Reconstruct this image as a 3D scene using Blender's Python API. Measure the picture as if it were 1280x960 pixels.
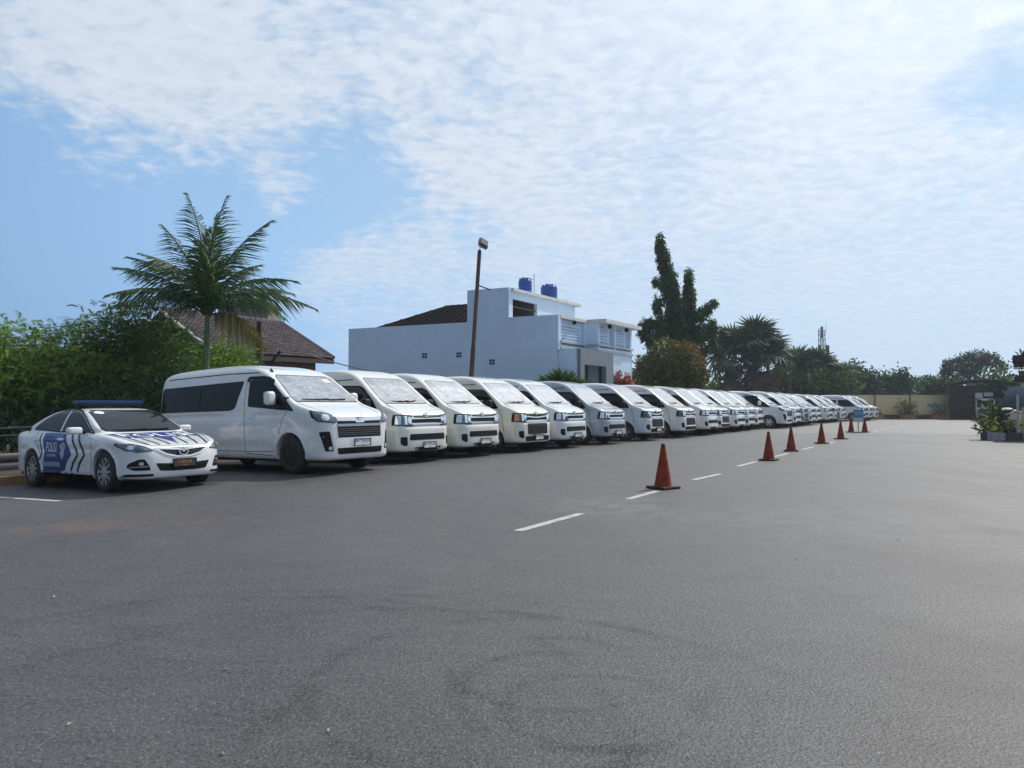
import bpy, bmesh, math, random
import numpy as np
from mathutils import Vector, Matrix, Euler
from mathutils.bvhtree import BVHTree
from mathutils.geometry import delaunay_2d_cdt

for o in list(bpy.data.objects):
    bpy.data.objects.remove(o)
R = math.radians
rng = np.random.default_rng(7)
random.seed(7)
SC = bpy.context.scene
COL = SC.collection

# ------------------------------------------------------------------ camera
FPX, HOR, H = 880.0, 507.0, 1.31          # focal length in pixels of a 1280 wide frame, horizon row, eye height
PITCH = math.atan((HOR - 480.0) / FPX)
cam = bpy.data.cameras.new('camera')
cam.sensor_width = 36.0
cam.lens = 36.0 * FPX / 1280.0
cam.clip_start, cam.clip_end = 0.05, 3000
cam_o = bpy.data.objects.new('camera', cam)
COL.objects.link(cam_o)
cam_o.location = (0, 0, H)
cam_o.rotation_euler = (math.pi / 2 + PITCH, 0, 0)
SC.camera = cam_o

# ------------------------------------------------------------------ sun, sky, exposure
SUN_AZ, SUN_EL = 48.0, 48.0               # degrees right of the view direction, degrees above the horizon
sun_dir = Vector((math.sin(R(SUN_AZ)) * math.cos(R(SUN_EL)), math.cos(R(SUN_AZ)) * math.cos(R(SUN_EL)), math.sin(R(SUN_EL))))
sl = bpy.data.lights.new('sun', 'SUN')
sl.energy = 4.2
sl.angle = R(0.55)
sl.color = (1.0, 0.94, 0.85)
so = bpy.data.objects.new('sun', sl)
COL.objects.link(so)
so.rotation_euler = (-sun_dir).to_track_quat('-Z', 'Y').to_euler()
so.location = (0, 0, 60)
SC.view_settings.view_transform = 'Standard'
SC.view_settings.look = 'None'
SC.view_settings.exposure = 0.0
SC.view_settings.gamma = 1.0
SC.view_settings.use_curve_mapping = False

W = bpy.data.worlds.new('World')
SC.world = W
W.use_nodes = True
wt = W.node_tree
for n in list(wt.nodes):
    wt.nodes.remove(n)
class NT:
    """small node helper"""
    def __init__(s, t): s.t = t
    def n(s, typ, **kw):
        nd = s.t.nodes.new(typ)
        for k, v in kw.items():
            setattr(nd, k, v)
        return nd
    def sock(s, v, inp):
        if v is None: return
        if isinstance(v, bpy.types.NodeSocket): s.t.links.new(v, inp)
        else: inp.default_value = v
    def math(s, op, a, b=0.0, c=0.0, clamp=False):
        nd = s.n('ShaderNodeMath', operation=op, use_clamp=clamp)
        for i, v in enumerate((a, b, c)): s.sock(v, nd.inputs[i])
        return nd.outputs[0]
    def vmath(s, op, a, b=None, scale=None):
        nd = s.n('ShaderNodeVectorMath', operation=op)
        s.sock(a, nd.inputs[0])
        if b is not None: s.sock(b, nd.inputs[1])
        if scale is not None: s.sock(scale, nd.inputs['Scale'])
        return nd.outputs['Value'] if op in ('DOT_PRODUCT', 'LENGTH', 'DISTANCE') else nd.outputs[0]
    def noise(s, vec, scale, detail=3, rough=0.5, dist=0.0, lac=2.0, out='Fac'):
        nd = s.n('ShaderNodeTexNoise')
        if vec is not None: s.sock(vec, nd.inputs['Vector'])
        nd.inputs['Scale'].default_value = scale
        nd.inputs['Detail'].default_value = detail
        nd.inputs['Roughness'].default_value = rough
        nd.inputs['Distortion'].default_value = dist
        nd.inputs['Lacunarity'].default_value = lac
        return nd.outputs[out]
    def smooth(s, v, lo, hi, a=0.0, b=1.0):
        nd = s.n('ShaderNodeMapRange', interpolation_type='SMOOTHSTEP')
        s.sock(v, nd.inputs[0])
        for i, q in zip((1, 2, 3, 4), (lo, hi, a, b)): s.sock(q, nd.inputs[i])
        return nd.outputs[0]
    def lin(s, v, lo, hi, a=0.0, b=1.0):
        nd = s.n('ShaderNodeMapRange')
        s.sock(v, nd.inputs[0])
        for i, q in zip((1, 2, 3, 4), (lo, hi, a, b)): s.sock(q, nd.inputs[i])
        return nd.outputs[0]
    def mix(s, f, a, b, typ='MIX'):
        nd = s.n('ShaderNodeMix', data_type='RGBA', blend_type=typ)
        s.sock(f, nd.inputs[0])
        for v, i in ((a, 6), (b, 7)):
            if isinstance(v, tuple) and len(v) == 3: v = v + (1.0,)
            s.sock(v, nd.inputs[i])
        return nd.outputs[2]
    def comb(s, x, y, z):
        nd = s.n('ShaderNodeCombineXYZ')
        for i, v in enumerate((x, y, z)): s.sock(v, nd.inputs[i])
        return nd.outputs[0]

T = NT(wt)
SKY_STRENGTH = 0.11
sky = T.n('ShaderNodeTexSky', sky_type='NISHITA')
sky.sun_disc = False
sky.sun_elevation = R(SUN_EL)
sky.sun_rotation = R(SUN_AZ)
sky.altitude = 50
sky.air_density = 1.0
sky.dust_density = 1.2
sky.ozone_density = 1.6
tc = T.n('ShaderNodeTexCoord')
d = tc.outputs['Generated']
sp = T.n('ShaderNodeSeparateXYZ'); wt.links.new(d, sp.inputs[0])
dz = T.math('ADD', T.math('MAXIMUM', sp.outputs[2], 0.0), 0.16)
pl = T.comb(T.math('DIVIDE', sp.outputs[0], dz), T.math('DIVIDE', sp.outputs[1], dz), 0.0)   # the cloud sheet overhead
def dirpx(px, py):
    u, v = (px - 640) / FPX, (480 - py) / FPX
    return Vector((u, math.cos(PITCH) - v * math.sin(PITCH), math.sin(PITCH) + v * math.cos(PITCH))).normalized()
warp = T.noise(d, 3.2, 4, 0.55, out='Color')
dw = T.vmath('ADD', d, T.vmath('SCALE', T.vmath('SUBTRACT', warp, (0.5, 0.5, 0.5)), scale=0.22))
def blob(px, py, r_in, r_out):
    c = dirpx(px, py)
    return T.smooth(T.vmath('DISTANCE', dw, tuple(c)), r_in, r_out, 1.0, 0.0)
# coverage of the thin altocumulus sheet: broken blue at the left, thick to the right
big = T.noise(pl, 0.75, 4, 0.55, 0.3)
cov = T.lin(big, 0.3, 0.75, 0.66, 1.15)
for (px, py, a, b, w) in ((110, 335, 0.08, 0.34, 1.0), (415, 225, 0.03, 0.13, 0.62), (330, 380, 0.05, 0.25, 0.6), (-150, 330, 0.1, 0.3, 0.6), (1235, 95, 0.01, 0.085, 0.6),
                          (560, 290, 0.02, 0.08, 0.2), (40, 70, 0.02, 0.12, 0.15), (790, 160, 0.03, 0.14, 0.20)):
    cov = T.math('SUBTRACT', cov, T.math('MULTIPLY', blob(px, py, a, b), w))
for (px, py, a, b, w) in ((420, 345, 0.02, 0.10, 0.45), (355, 232, 0.01, 0.05, 0.62), (60, 262, 0.01, 0.06, 0.25), (200, 130, 0.05, 0.24, 0.40), (80, 195, 0.01, 0.09, 0.2)):
    cov = T.math('ADD', cov, T.math('MULTIPLY', blob(px, py, a, b), w))
wv = T.vmath('ADD', pl, T.vmath('SCALE', T.vmath('SUBTRACT', T.noise(pl, 2.2, 3, .5, out='Color'), (.5, .5, .5)), scale=.16))
cells = T.noise(T.vmath('MULTIPLY', wv, (1.0, 1.25, 1.0)), 18.0, 3, 0.55, 0.2)
cells2 = T.noise(wv, 3.4, 4, 0.6, 0.4)
rip = T.math('ADD', T.math('MULTIPLY', cells, 0.62), T.math('MULTIPLY', cells2, 0.38))
sund = T.vmath('DOT_PRODUCT', d, tuple(sun_dir))
hz_ = T.smooth(sund, 0.62, 0.93)                                          # near the sun the sheet melts into bright haze
dens = T.smooth(T.math('ADD', T.math('ADD', cov, T.math('MULTIPLY', hz_, 0.12)), T.math('MULTIPLY', T.math('SUBTRACT', rip, 0.5), T.lin(hz_, 0, 1, 2.1, 0.85))), 0.20, 1.10)
near = T.smooth(sund, -0.25, 0.45)                                       # the air and the clouds scatter sunlight forward
dens = T.math('MULTIPLY', dens, T.math('MULTIPLY', T.smooth(sp.outputs[2], 0.02, 0.34, 0.36, 0.92), T.lin(near, 0, 1, 0.45, 1.0)))
glow = T.math('POWER', T.math('MAXIMUM', sund, 0.0), 5.0)
cb = T.math('MULTIPLY', T.lin(glow, 0.0, 1.0, 0.88, 1.30), T.lin(cells, 0.3, 0.75, 0.93, 1.04))
cb = T.math('MULTIPLY', cb, T.lin(near, 0, 1, 0.5, 1.0))
ccol = T.vmath('SCALE', (0.80 / SKY_STRENGTH, 0.88 / SKY_STRENGTH, 0.99 / SKY_STRENGTH), scale=cb)
tint = T.mix(1.0, sky.outputs[0], (0.78, 1.0, 1.10, 1), 'MULTIPLY')
vk = T.lin(near, 0, 1, 0.40, 1.0)
veil = T.vmath('SCALE', T.mix(T.smooth(sund, 0.2, 0.9), (0.335 / SKY_STRENGTH, 0.585 / SKY_STRENGTH, 0.94 / SKY_STRENGTH, 1), (0.56 / SKY_STRENGTH, 0.74 / SKY_STRENGTH, 0.93 / SKY_STRENGTH, 1)), scale=vk)
tint = T.mix(T.smooth(sp.outputs[2], 0.0, 0.45, 0.97, 0.6), tint, veil)
skyc = T.mix(dens, tint, ccol)
bg = T.n('ShaderNodeBackground')
wt.links.new(skyc, bg.inputs[0])
bg.inputs[1].default_value = SKY_STRENGTH
wo = T.n('ShaderNodeOutputWorld')
wt.links.new(bg.outputs[0], wo.inputs[0])

# ------------------------------------------------------------------ geometry of the lot
def at(px, py, Y):
    """the point at depth Y (metres ahead) that lies in the direction of a pixel of the photograph"""
    u, v = (px - 640) / FPX, (480 - py) / FPX
    d = Vector((u, math.cos(PITCH) - v * math.sin(PITCH), math.sin(PITCH) + v * math.cos(PITCH)))
    return Vector((0, 0, H)) + d * (Y / d.y)
def G(px, py, z=0.0):
    u, v = (px - 640) / FPX, (480 - py) / FPX
    d = Vector((u, math.cos(PITCH) - v * math.sin(PITCH), math.sin(PITCH) + v * math.cos(PITCH)))
    return Vector((0, 0, H)) + d * ((z - H) / d.z)
ROW = R(35.0)
rv = Vector((math.sin(ROW), math.cos(ROW), 0))          # along the row of vans
nv = Vector((math.cos(ROW), -math.sin(ROW), 0))         # the way the vans face
P0 = Vector((-0.0925 * 16.9, 16.9, 0))
SLOPE = 0.03
def gz(x, y):
    """the lot falls gently towards the tails of the parked cars and towards its left end"""
    dd = -((x - P0.x) * nv.x + (y - P0.y) * nv.y)
    ss = (x - P0.x) * rv.x + (y - P0.y) * rv.y
    k = min(max((dd + 3.5) / 3.0, 0.0), 1.0)
    return -SLOPE * min(max(dd - 0.3, 0.0), 8.0) - .03 * min(max(-(ss + 3.6), 0.0), 5.0) * k

def GG(px, py):
    """ground point under a pixel, on the sloping edge of the lot too"""
    p = G(px, py)
    for _ in range(4): p = G(px, py, gz(p.x, p.y))
    return p

# ------------------------------------------------------------------ materials
MATS = {}
def mat(name, col=(.5, .5, .5), rough=.5, metal=0.0, coat=0.0, var=0.0, vscale=6.0, bump=0.0, bscale=40.0, objcol=False, island=0.0, spec=0.5, coords='Object', trans=0.0, dirt=0.0, dscale=2.3, dcol=(0.16, 0.13, 0.10)):
    if name in MATS: return MATS[name]
    m = bpy.data.materials.new(name)
    m.use_nodes = True
    t = NT(m.node_tree)
    b = m.node_tree.nodes['Principled BSDF']
    out = m.node_tree.nodes['Material Output']
    base = (col[0], col[1], col[2], 1.0)
    c = None
    tcn = t.n('ShaderNodeTexCoord')
    vec = tcn.outputs[coords]
    if objcol:
        oi = t.n('ShaderNodeObjectInfo'); c = oi.outputs['Color']
    if var > 0:
        nz = t.noise(vec, vscale, 5, 0.6)
        f = t.lin(nz, 0.3, 0.7, 1.0 - var, 1.0 + var)
        c = t.vmath('SCALE', c if c is not None else base[:3], scale=f)
    if island > 0:
        geo = t.n('ShaderNodeNewGeometry')
        f = t.lin(geo.outputs['Random Per Island'], 0, 1, 1 - island, 1 + island)
        c = t.vmath('SCALE', c if c is not None else base[:3], scale=f)
    if dirt > 0:
        nz = t.noise(vec, dscale, 6, 0.7)
        c = t.mix(t.smooth(nz, 0.5, 0.75, 0.0, dirt), c if c is not None else base, dcol + (1,))
    if c is not None: m.node_tree.links.new(c, b.inputs['Base Color'])
    else: b.inputs['Base Color'].default_value = base
    b.inputs['Roughness'].default_value = rough
    if var > 0 or dirt > 0:
        rn = t.noise(vec, vscale * 1.7, 4, 0.6)
        m.node_tree.links.new(t.lin(rn, 0.3, 0.7, max(rough - 0.08, 0.02), min(rough + 0.08, 1.0)), b.inputs['Roughness'])
    b.inputs['Metallic'].default_value = metal
    b.inputs['Coat Weight'].default_value = coat
    b.inputs['Coat Roughness'].default_value = 0.04
    b.inputs['Specular IOR Level'].default_value = spec
    if bump > 0:
        bn = t.n('ShaderNodeBump')
        bn.inputs['Strength'].default_value = bump
        bn.inputs['Distance'].default_value = 0.02
        m.node_tree.links.new(t.noise(vec, bscale, 4, 0.6), bn.inputs['Height'])
        m.node_tree.links.new(bn.outputs[0], b.inputs['Normal'])
    if trans > 0:
        tr = t.n('ShaderNodeBsdfTranslucent')
        if c is not None: m.node_tree.links.new(t.mix(1.0, c, (1.15, 1.25, 0.55, 1), 'MULTIPLY'), tr.inputs[0])
        else: tr.inputs[0].default_value = base
        ms = t.n('ShaderNodeMixShader'); ms.inputs[0].default_value = trans
        m.node_tree.links.new(b.outputs[0], ms.inputs[1]); m.node_tree.links.new(tr.outputs[0], ms.inputs[2])
        m.node_tree.links.new(ms.outputs[0], out.inputs[0])
    MATS[name] = m
    return m

# ------------------------------------------------------------------ object helpers
def tag(o, label=None, cat=None, group=None, kind=None):
    if label: o['label'] = label
    if cat: o['category'] = cat
    if group: o['group'] = group
    if kind: o['kind'] = kind
    return o
def link(name, data, parent=None, loc=None, rot=None):
    o = bpy.data.objects.new(name, data)
    COL.objects.link(o)
    if parent is not None: o.parent = parent
    if loc is not None: o.location = loc
    if rot is not None: o.rotation_euler = rot
    return o
def empty(name, loc=(0, 0, 0), rz=0.0, **kw):
    o = link(name, None, None, loc, (0, 0, rz))
    o.empty_display_size = 0.3
    return tag(o, **kw)
def raw_mesh(name, V, F, m=None, smooth=False, normals=None):
    """fast mesh: V (n,3), F (k,3|4) arrays, or a list of index lists"""
    me = bpy.data.meshes.new(name)
    V = np.asarray(V, dtype=np.float32).reshape(-1, 3)
    if isinstance(F, np.ndarray):
        k, w = F.shape
        me.vertices.add(len(V)); me.vertices.foreach_set('co', V.ravel())
        me.loops.add(k * w); me.loops.foreach_set('vertex_index', F.astype(np.int32).ravel())
        me.polygons.add(k)
        me.polygons.foreach_set('loop_start', np.arange(0, k * w, w, dtype=np.int32))
        me.update(calc_edges=True)
    else:
        me.from_pydata([tuple(v) for v in V], [], [list(f) for f in F])
        me.update()
    if smooth and len(me.polygons):
        me.polygons.foreach_set('use_smooth', np.ones(len(me.polygons), dtype=bool))
    if m is not None: me.materials.append(m)
    if normals is not None:
        me.normals_split_custom_set_from_vertices([tuple(n) for n in normals])
    return me
class MB:
    """collects simple solids; build() links them as ONE mesh object"""
    def __init__(s): s.v, s.f = [], []
    def add(s, V, F):
        o = len(s.v)
        s.v.extend(tuple(p) for p in V)
        s.f.extend([i + o for i in f] for f in F)
        return s
    def pbox(s, o, u, v, w):
        """parallelepiped from corner o with edge vectors u, v, w"""
        o, u, v, w = Vector(o), Vector(u), Vector(v), Vector(w)
        P = [o, o + u, o + u + v, o + v, o + w, o + u + w, o + u + v + w, o + v + w]
        F = [(0, 3, 2, 1), (4, 5, 6, 7), (0, 1, 5, 4), (1, 2, 6, 5), (2, 3, 7, 6), (3, 0, 4, 7)]
        if u.cross(v).dot(w) < 0: F = [f[::-1] for f in F]
        return s.add(P, F)
    def box(s, c, d, bev=0.0):
        c = Vector(c)
        if bev <= 0:
            return s.pbox((c.x - d[0] / 2, c.y - d[1] / 2, c.z - d[2] / 2), (d[0], 0, 0), (0, d[1], 0), (0, 0, d[2]))
        bm = bmesh.new()
        bmesh.ops.create_cube(bm, size=1)
        bmesh.ops.scale(bm, vec=d, verts=bm.verts)
        bmesh.ops.bevel(bm, geom=bm.edges[:], offset=bev, segments=2, affect='EDGES')
        bmesh.ops.translate(bm, vec=c, verts=bm.verts)
        bmesh.ops.recalc_face_normals(bm, faces=bm.faces)
        bm.verts.index_update(); bm.verts.ensure_lookup_table()
        s.add([v.co[:] for v in bm.verts], [[v.index for v in f.verts] for f in bm.faces])
        bm.free()
        return s
    def superbox(s, c, d, p=0.5, n=14, m=20):
        """a softly rounded box"""
        f = lambda t: math.copysign(abs(t) ** p, t)
        V, F = [], []
        for i in range(n + 1):
            th = -math.pi / 2 + math.pi * i / n
            for k in range(m):
                ph = 2 * math.pi * k / m
                V.append((c[0] + d[0] / 2 * f(math.cos(th)) * f(math.cos(ph)), c[1] + d[1] / 2 * f(math.cos(th)) * f(math.sin(ph)), c[2] + d[2] / 2 * f(math.sin(th))))
        for i in range(n):
            for k in range(m): F.append((i * m + k, i * m + (k + 1) % m, (i + 1) * m + (k + 1) % m, (i + 1) * m + k))
        return s.add(V, F)
    def tube(s, pts, r, n=8, caps=True):
        pts = [Vector(p) for p in pts]
        rs = r if isinstance(r, (list, tuple)) else [r] * len(pts)
        V, F = [], []
        prev = None
        for i, p in enumerate(pts):
            t = (pts[min(i + 1, len(pts) - 1)] - pts[max(i - 1, 0)]).normalized()
            if prev is None:
                a = t.orthogonal().normalized()
            else:
                a = (prev - t * prev.dot(t)).normalized()
            prev = a
            b = t.cross(a)
            for k in range(n):
                q = 2 * math.pi * k / n
                V.append(p + (a * math.cos(q) + b * math.sin(q)) * rs[i])
        for i in range(len(pts) - 1):
            for k in range(n):
                F.append((i * n + k, i * n + (k + 1) % n, (i + 1) * n + (k + 1) % n, (i + 1) * n + k))
        if caps:
            F.append(tuple(range(n))[::-1]); F.append(tuple(range((len(pts) - 1) * n, len(pts) * n)))
        return s.add(V, F)
    def lathe(s, prof, n=24, axis='Z', c=(0, 0, 0), caps=True):
        """prof: list of (r, h) revolved round an axis through c; open ends with r>0 are capped"""
        c = Vector(c)
        V, F = [], []
        for (r, h) in prof:
            for k in range(n):
                q = 2 * math.pi * k / n
                x, y = r * math.cos(q), r * math.sin(q)
                V.append(c + (Vector((x, y, h)) if axis == 'Z' else Vector((y, h, x)) if axis == 'Y' else Vector((h, x, y))))
        m = len(prof)
        for i in range(m - 1):
            for k in range(n):
                F.append((i * n + k, i * n + (k + 1) % n, (i + 1) * n + (k + 1) % n, (i + 1) * n + k))
        if caps and prof[0][0] > 1e-4: F.append(tuple(range(n))[::-1])
        if caps and prof[-1][0] > 1e-4: F.append(tuple(range((m - 1) * n, m * n)))
        return s.add(V, F)
    def build(s, name, m, parent=None, smooth=False, **kw):
        me = raw_mesh(name, np.array(s.v), s.f, m, smooth)
        if smooth: me.set_sharp_from_angle(angle=R(40))
        return tag(link(name, me, parent), **kw)
def kids(o): return [c for c in COL.objects if c.parent == o]
KIDS = {}
def copy_tree(o, parent=None):
    """copy a thing with its parts and sub-parts, mesh data shared"""
    c = o.copy(); COL.objects.link(c); c.parent = parent
    for ch in (KIDS[o] if o in KIDS else o.children): copy_tree(ch, c)
    return c
# ------------------------------------------------------------------ vehicle bodies: three smoothed outlines intersected into one skin
def chaikin(pts, n=2):
    P = np.array(pts, dtype=float)
    for _ in range(n):
        Q = np.roll(P, -1, axis=0)
        a = P * 0.75 + Q * 0.25; b = P * 0.25 + Q * 0.75
        P = np.empty((2 * len(a), 2)); P[0::2] = a; P[1::2] = b
    return P
def psdf(P, poly):
    """signed distance of points P (n,2) to a closed polygon, negative inside"""
    d = np.full(len(P), 1e9); s = np.ones(len(P))
    n = len(poly)
    px, py = P[:, 0], P[:, 1]
    for i in range(n):
        a = poly[i]; b = poly[(i + 1) % n]
        ex, ey = b - a
        L2 = ex * ex + ey * ey
        if L2 < 1e-14: continue
        wx, wy = px - a[0], py - a[1]
        t = np.clip((wx * ex + wy * ey) / L2, 0, 1)
        bx, by = wx - ex * t, wy - ey * t
        d = np.minimum(d, bx * bx + by * by)
        c1 = py >= a[1]; c2 = py < b[1]; c3 = ex * wy > ey * wx
        fl = (c1 & c2 & c3) | (~c1 & ~c2 & ~c3)
        s[fl] *= -1
    return s * np.sqrt(d)
class Grid2:
    """signed distance of a smoothed outline, tabulated and read back with bicubic interpolation"""
    def __init__(s, pts, q=.02, pad=.35):
        poly = chaikin(pts)
        s.lo = poly.min(0) - pad; s.q = q
        n = np.ceil((poly.max(0) + pad - s.lo) / q).astype(int) + 1
        g = np.stack(np.meshgrid(s.lo[0] + np.arange(n[0]) * q, s.lo[1] + np.arange(n[1]) * q, indexing='ij'), -1).reshape(-1, 2)
        s.n = n
        s.T = psdf(g, poly).reshape(n)
    def __call__(s, u, v):
        x = np.clip((u - s.lo[0]) / s.q, 1, s.n[0] - 2.001); y = np.clip((v - s.lo[1]) / s.q, 1, s.n[1] - 2.001)
        i = x.astype(int); j = y.astype(int); fx = x - i; fy = y - j
        def w(t):
            t2, t3 = t * t, t * t * t
            return (-.5 * t + t2 - .5 * t3, 1 - 2.5 * t2 + 1.5 * t3, .5 * t + 2 * t2 - 1.5 * t3, -.5 * t2 + .5 * t3)
        wx, wy = w(fx), w(fy)
        base = (i - 1) * s.n[1] + (j - 1)
        out = 0.0
        F = s.T.ravel()
        for a in range(4):
            b = base + a * s.n[1]
            out = out + wx[a] * (F[b] * wy[0] + F[b + 1] * wy[1] + F[b + 2] * wy[2] + F[b + 3] * wy[3])
        return out
def smax(a, b, k):
    h = np.maximum(k - np.abs(a - b), 0) / k
    return np.maximum(a, b) + h * h * k * 0.25
def smin(a, b, k):
    h = np.maximum(k - np.abs(a - b), 0) / k
    return np.minimum(a, b) - h * h * k * 0.25
def surface_nets(V, org, h):
    S = V < 0
    c = np.zeros(tuple(q - 1 for q in V.shape), dtype=np.int8)
    pos = np.zeros(c.shape + (3,)); cnt = np.zeros(c.shape)
    def sl(o): return tuple(slice(q, V.shape[i] - 1 + q) for i, q in enumerate(o))
    for o in np.ndindex(2, 2, 2): c += S[sl(o)]
    mask = (c > 0) & (c < 8)
    for ax in range(3):
        for o2 in np.ndindex(2, 2):
            o = list(o2); o.insert(ax, 0)
            p = list(o); p[ax] = 1
            a, b = V[sl(o)], V[sl(p)]
            x = (a < 0) != (b < 0)
            t = np.where(x, a / np.where(x, a - b, 1), 0)
            for k in range(3):
                pos[..., k] += np.where(x, t if k == ax else float(o[k]), 0)
            cnt += x
    idx = -np.ones(c.shape, dtype=np.int64)
    idx[mask] = np.arange(mask.sum())
    ijk = np.argwhere(mask)
    P = (ijk + pos[mask] / cnt[mask][:, None]) * h + np.array(org)
    F = []
    for ax in range(3):
        u, w = (ax + 1) % 3, (ax + 2) % 3
        sa = [slice(None)] * 3; sb = [slice(None)] * 3
        sa[ax] = slice(0, -1); sb[ax] = slice(1, None)
        for q in (u, w): sa[q] = slice(1, -1); sb[q] = slice(1, -1)
        A, B = S[tuple(sa)], S[tuple(sb)]
        for (m, rev) in ((A & ~B, False), (~A & B, True)):
            e = np.argwhere(m)
            e[:, u] += 1; e[:, w] += 1
            def cell(du, dw):
                q = e.copy(); q[:, u] += du; q[:, w] += dw
                return idx[q[:, 0], q[:, 1], q[:, 2]]
            f = np.stack([cell(-1, -1), cell(0, -1), cell(0, 0), cell(-1, 0)], axis=1)
            F.append(f[:, ::-1] if rev else f)
    return P, np.concatenate(F)
class Body:
    """F(x,y,z) < 0 inside; x points ahead, the nose is at x = A0"""
    def __init__(s, fn, L, Wd, Ht, h=0.035):
        s.fn, s.A0 = fn, L / 2
        s.h = h
        lo = np.array([-L / 2 - 3 * h, -Wd / 2 - 3 * h, 0.05]); hi = np.array([L / 2 + 3 * h, Wd / 2 + 3 * h, Ht + 3 * h])
        n = np.ceil((hi - lo) / h).astype(int) + 1
        V = s.grid(lo, n, h)
        P, F = surface_nets(V, lo, h)
        P = s.snap(P, 3)
        s.P, s.Fc, s.N = P, F, s.grad(P)
        s.bvh = BVHTree.FromPolygons([tuple(p) for p in P], [tuple(int(i) for i in f) for f in F])
    def grid(s, lo, n, h):
        X = [lo[i] + np.arange(n[i]) * h for i in range(3)]
        out = np.empty(tuple(n))
        YZ = np.stack(np.meshgrid(X[1], X[2], indexing='ij'), -1).reshape(-1, 2)
        for i, x in enumerate(X[0]):
            out[i] = s.fn(np.column_stack([np.full(len(YZ), x), YZ])).reshape(n[1], n[2])
        return out
    def grad(s, P):
        e = 2e-3
        n = len(P)
        A = np.concatenate([P + np.eye(3)[k] * e for k in range(3)] + [P - np.eye(3)[k] * e for k in range(3)])
        f = s.fn(A).reshape(6, n)
        g = (f[:3] - f[3:]).T
        return g / np.maximum(np.linalg.norm(g, axis=1, keepdims=True), 1e-9)
    def snap(s, P, n=3):
        for _ in range(n):
            e = 2e-3; n = len(P)
            q = s.fn(np.concatenate([P] + [P + np.eye(3)[k] * e for k in range(3)])).reshape(4, n)
            f = q[0]; g = ((q[1:] - f) / e).T
            g2 = np.maximum((g * g).sum(1), 0.25)
            stp = np.clip(f / g2, -0.03, 0.03)
            P = P - g * stp[:, None]
        return P
    def mesh(s, name, m):
        return raw_mesh(name, s.P, s.Fc, m, True, s.N)
    def cast(s, q, mode):
        """mode side+ / side-: q = (a, z);  front: q = (y, z);  top: q = (a, y)   (a = metres behind the nose)"""
        if mode[0:4] == 'side':
            sg = 1 if mode[4] == '+' else -1
            o, d = Vector((s.A0 - q[0], 3.0 * sg, q[1])), Vector((0, -sg, 0))
        elif mode == 'front': o, d = Vector((s.A0 + 2, q[0], q[1])), Vector((-1, 0, 0))
        else: o, d = Vector((s.A0 - q[0], q[1], 4.0)), Vector((0, 0, -1))
        h = s.bvh.ray_cast(o, d)
        if h[0] is None:
            h = s.bvh.find_nearest(o + d * 2.0)
        return h[0]
    def project(s, Q, mode):
        P = np.array([tuple(s.cast(q, mode)) for q in Q])
        P = s.snap(P, 2)
        return P, s.grad(P)
    def patch(s, name, poly, mode, m, parent, off=0.004, g=0.07, depth=0.02, r=0.0, **kw):
        """a thin shell of real thickness that follows the skin, with the outline poly"""
        if r > 0: poly = rpoly(poly, r)
        poly = np.array(poly, float)
        B = []
        for i in range(len(poly)):
            a, b = poly[i], poly[(i + 1) % len(poly)]
            k = max(1, int(math.ceil(np.linalg.norm(b - a) / g)))
            B += [a + (b - a) * j / k for j in range(k)]
        B = np.array(B); nb = len(B)
        lo, hi = poly.min(0), poly.max(0)
        gx = np.arange(lo[0] + g * .5, hi[0], g); gy = np.arange(lo[1] + g * .5, hi[1], g)
        I = np.array([(x, y) for x in gx for y in gy]).reshape(-1, 2)
        if len(I):
            I = I[psdf(I, poly) < -g * 0.35]
        Q = np.vstack([B, I]) if len(I) else B
        vo, _, fo, *_ = delaunay_2d_cdt([Vector(q) for q in Q], [], [list(range(nb))], 1, 1e-6)
        Q2 = np.array([tuple(v) for v in vo])
        return s.skin(name, Q2, [list(f) for f in fo], mode, m, parent, off, depth, **kw)
    def skin(s, name, Q2, fo, mode, m, parent, off=0.004, depth=0.02, **kw):
        P, N = s.project(Q2, mode)
        top = P + N * off
        # orientation
        f0 = fo[0]; nn = np.cross(top[f0[1]] - top[f0[0]], top[f0[2]] - top[f0[0]])
        if nn.dot(N[f0[0]]) < 0: fo = [f[::-1] for f in fo]
        V = list(top); Nn = list(N); F = list(fo)
        if depth > 0:
            ec = {}
            for f in fo:
                for i in range(len(f)):
                    e = (f[i], f[(i + 1) % len(f)])
                    ec[e] = 1
            bd = [e for e in ec if (e[1], e[0]) not in ec]
            mp = {}
            low = P - N * depth
            for e in bd:
                for v in e:
                    if v not in mp:
                        mp[v] = len(V); V.append(top[v]); V.append(low[v]); Nn += [N[v], N[v]]
            for a, b in bd:
                F.append([mp[b], mp[a], mp[a] + 1, mp[b] + 1])
        me = raw_mesh(name, np.array(V), F, m, True)
        me.normals_split_custom_set_from_vertices([tuple(q) for q in Nn])
        return tag(link(name, me, parent), **kw)
    def strip(s, name, pts, w, mode, m, parent, off=0.002, **kw):
        """a thin line (door gap, stripe) of width w along a polyline on the skin"""
        pts = [np.array(p, float) for p in pts]
        d = []
        for i in range(len(pts) - 1):
            k = max(1, int(np.linalg.norm(pts[i + 1] - pts[i]) / 0.06))
            d += [pts[i] + (pts[i + 1] - pts[i]) * j / k for j in range(k)]
        d.append(pts[-1])
        Q, F = [], []
        for i, p in enumerate(d):
            t = d[min(i + 1, len(d) - 1)] - d[max(i - 1, 0)]
            t = t / np.linalg.norm(t); nrm = np.array([-t[1], t[0]]) * w / 2
            Q += [p + nrm, p - nrm]
        for i in range(len(d) - 1): F.append([2 * i, 2 * i + 1, 2 * i + 3, 2 * i + 2])
        return s.skin(name, np.array(Q), F, mode, m, parent, off, 0.004, **kw)
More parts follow.
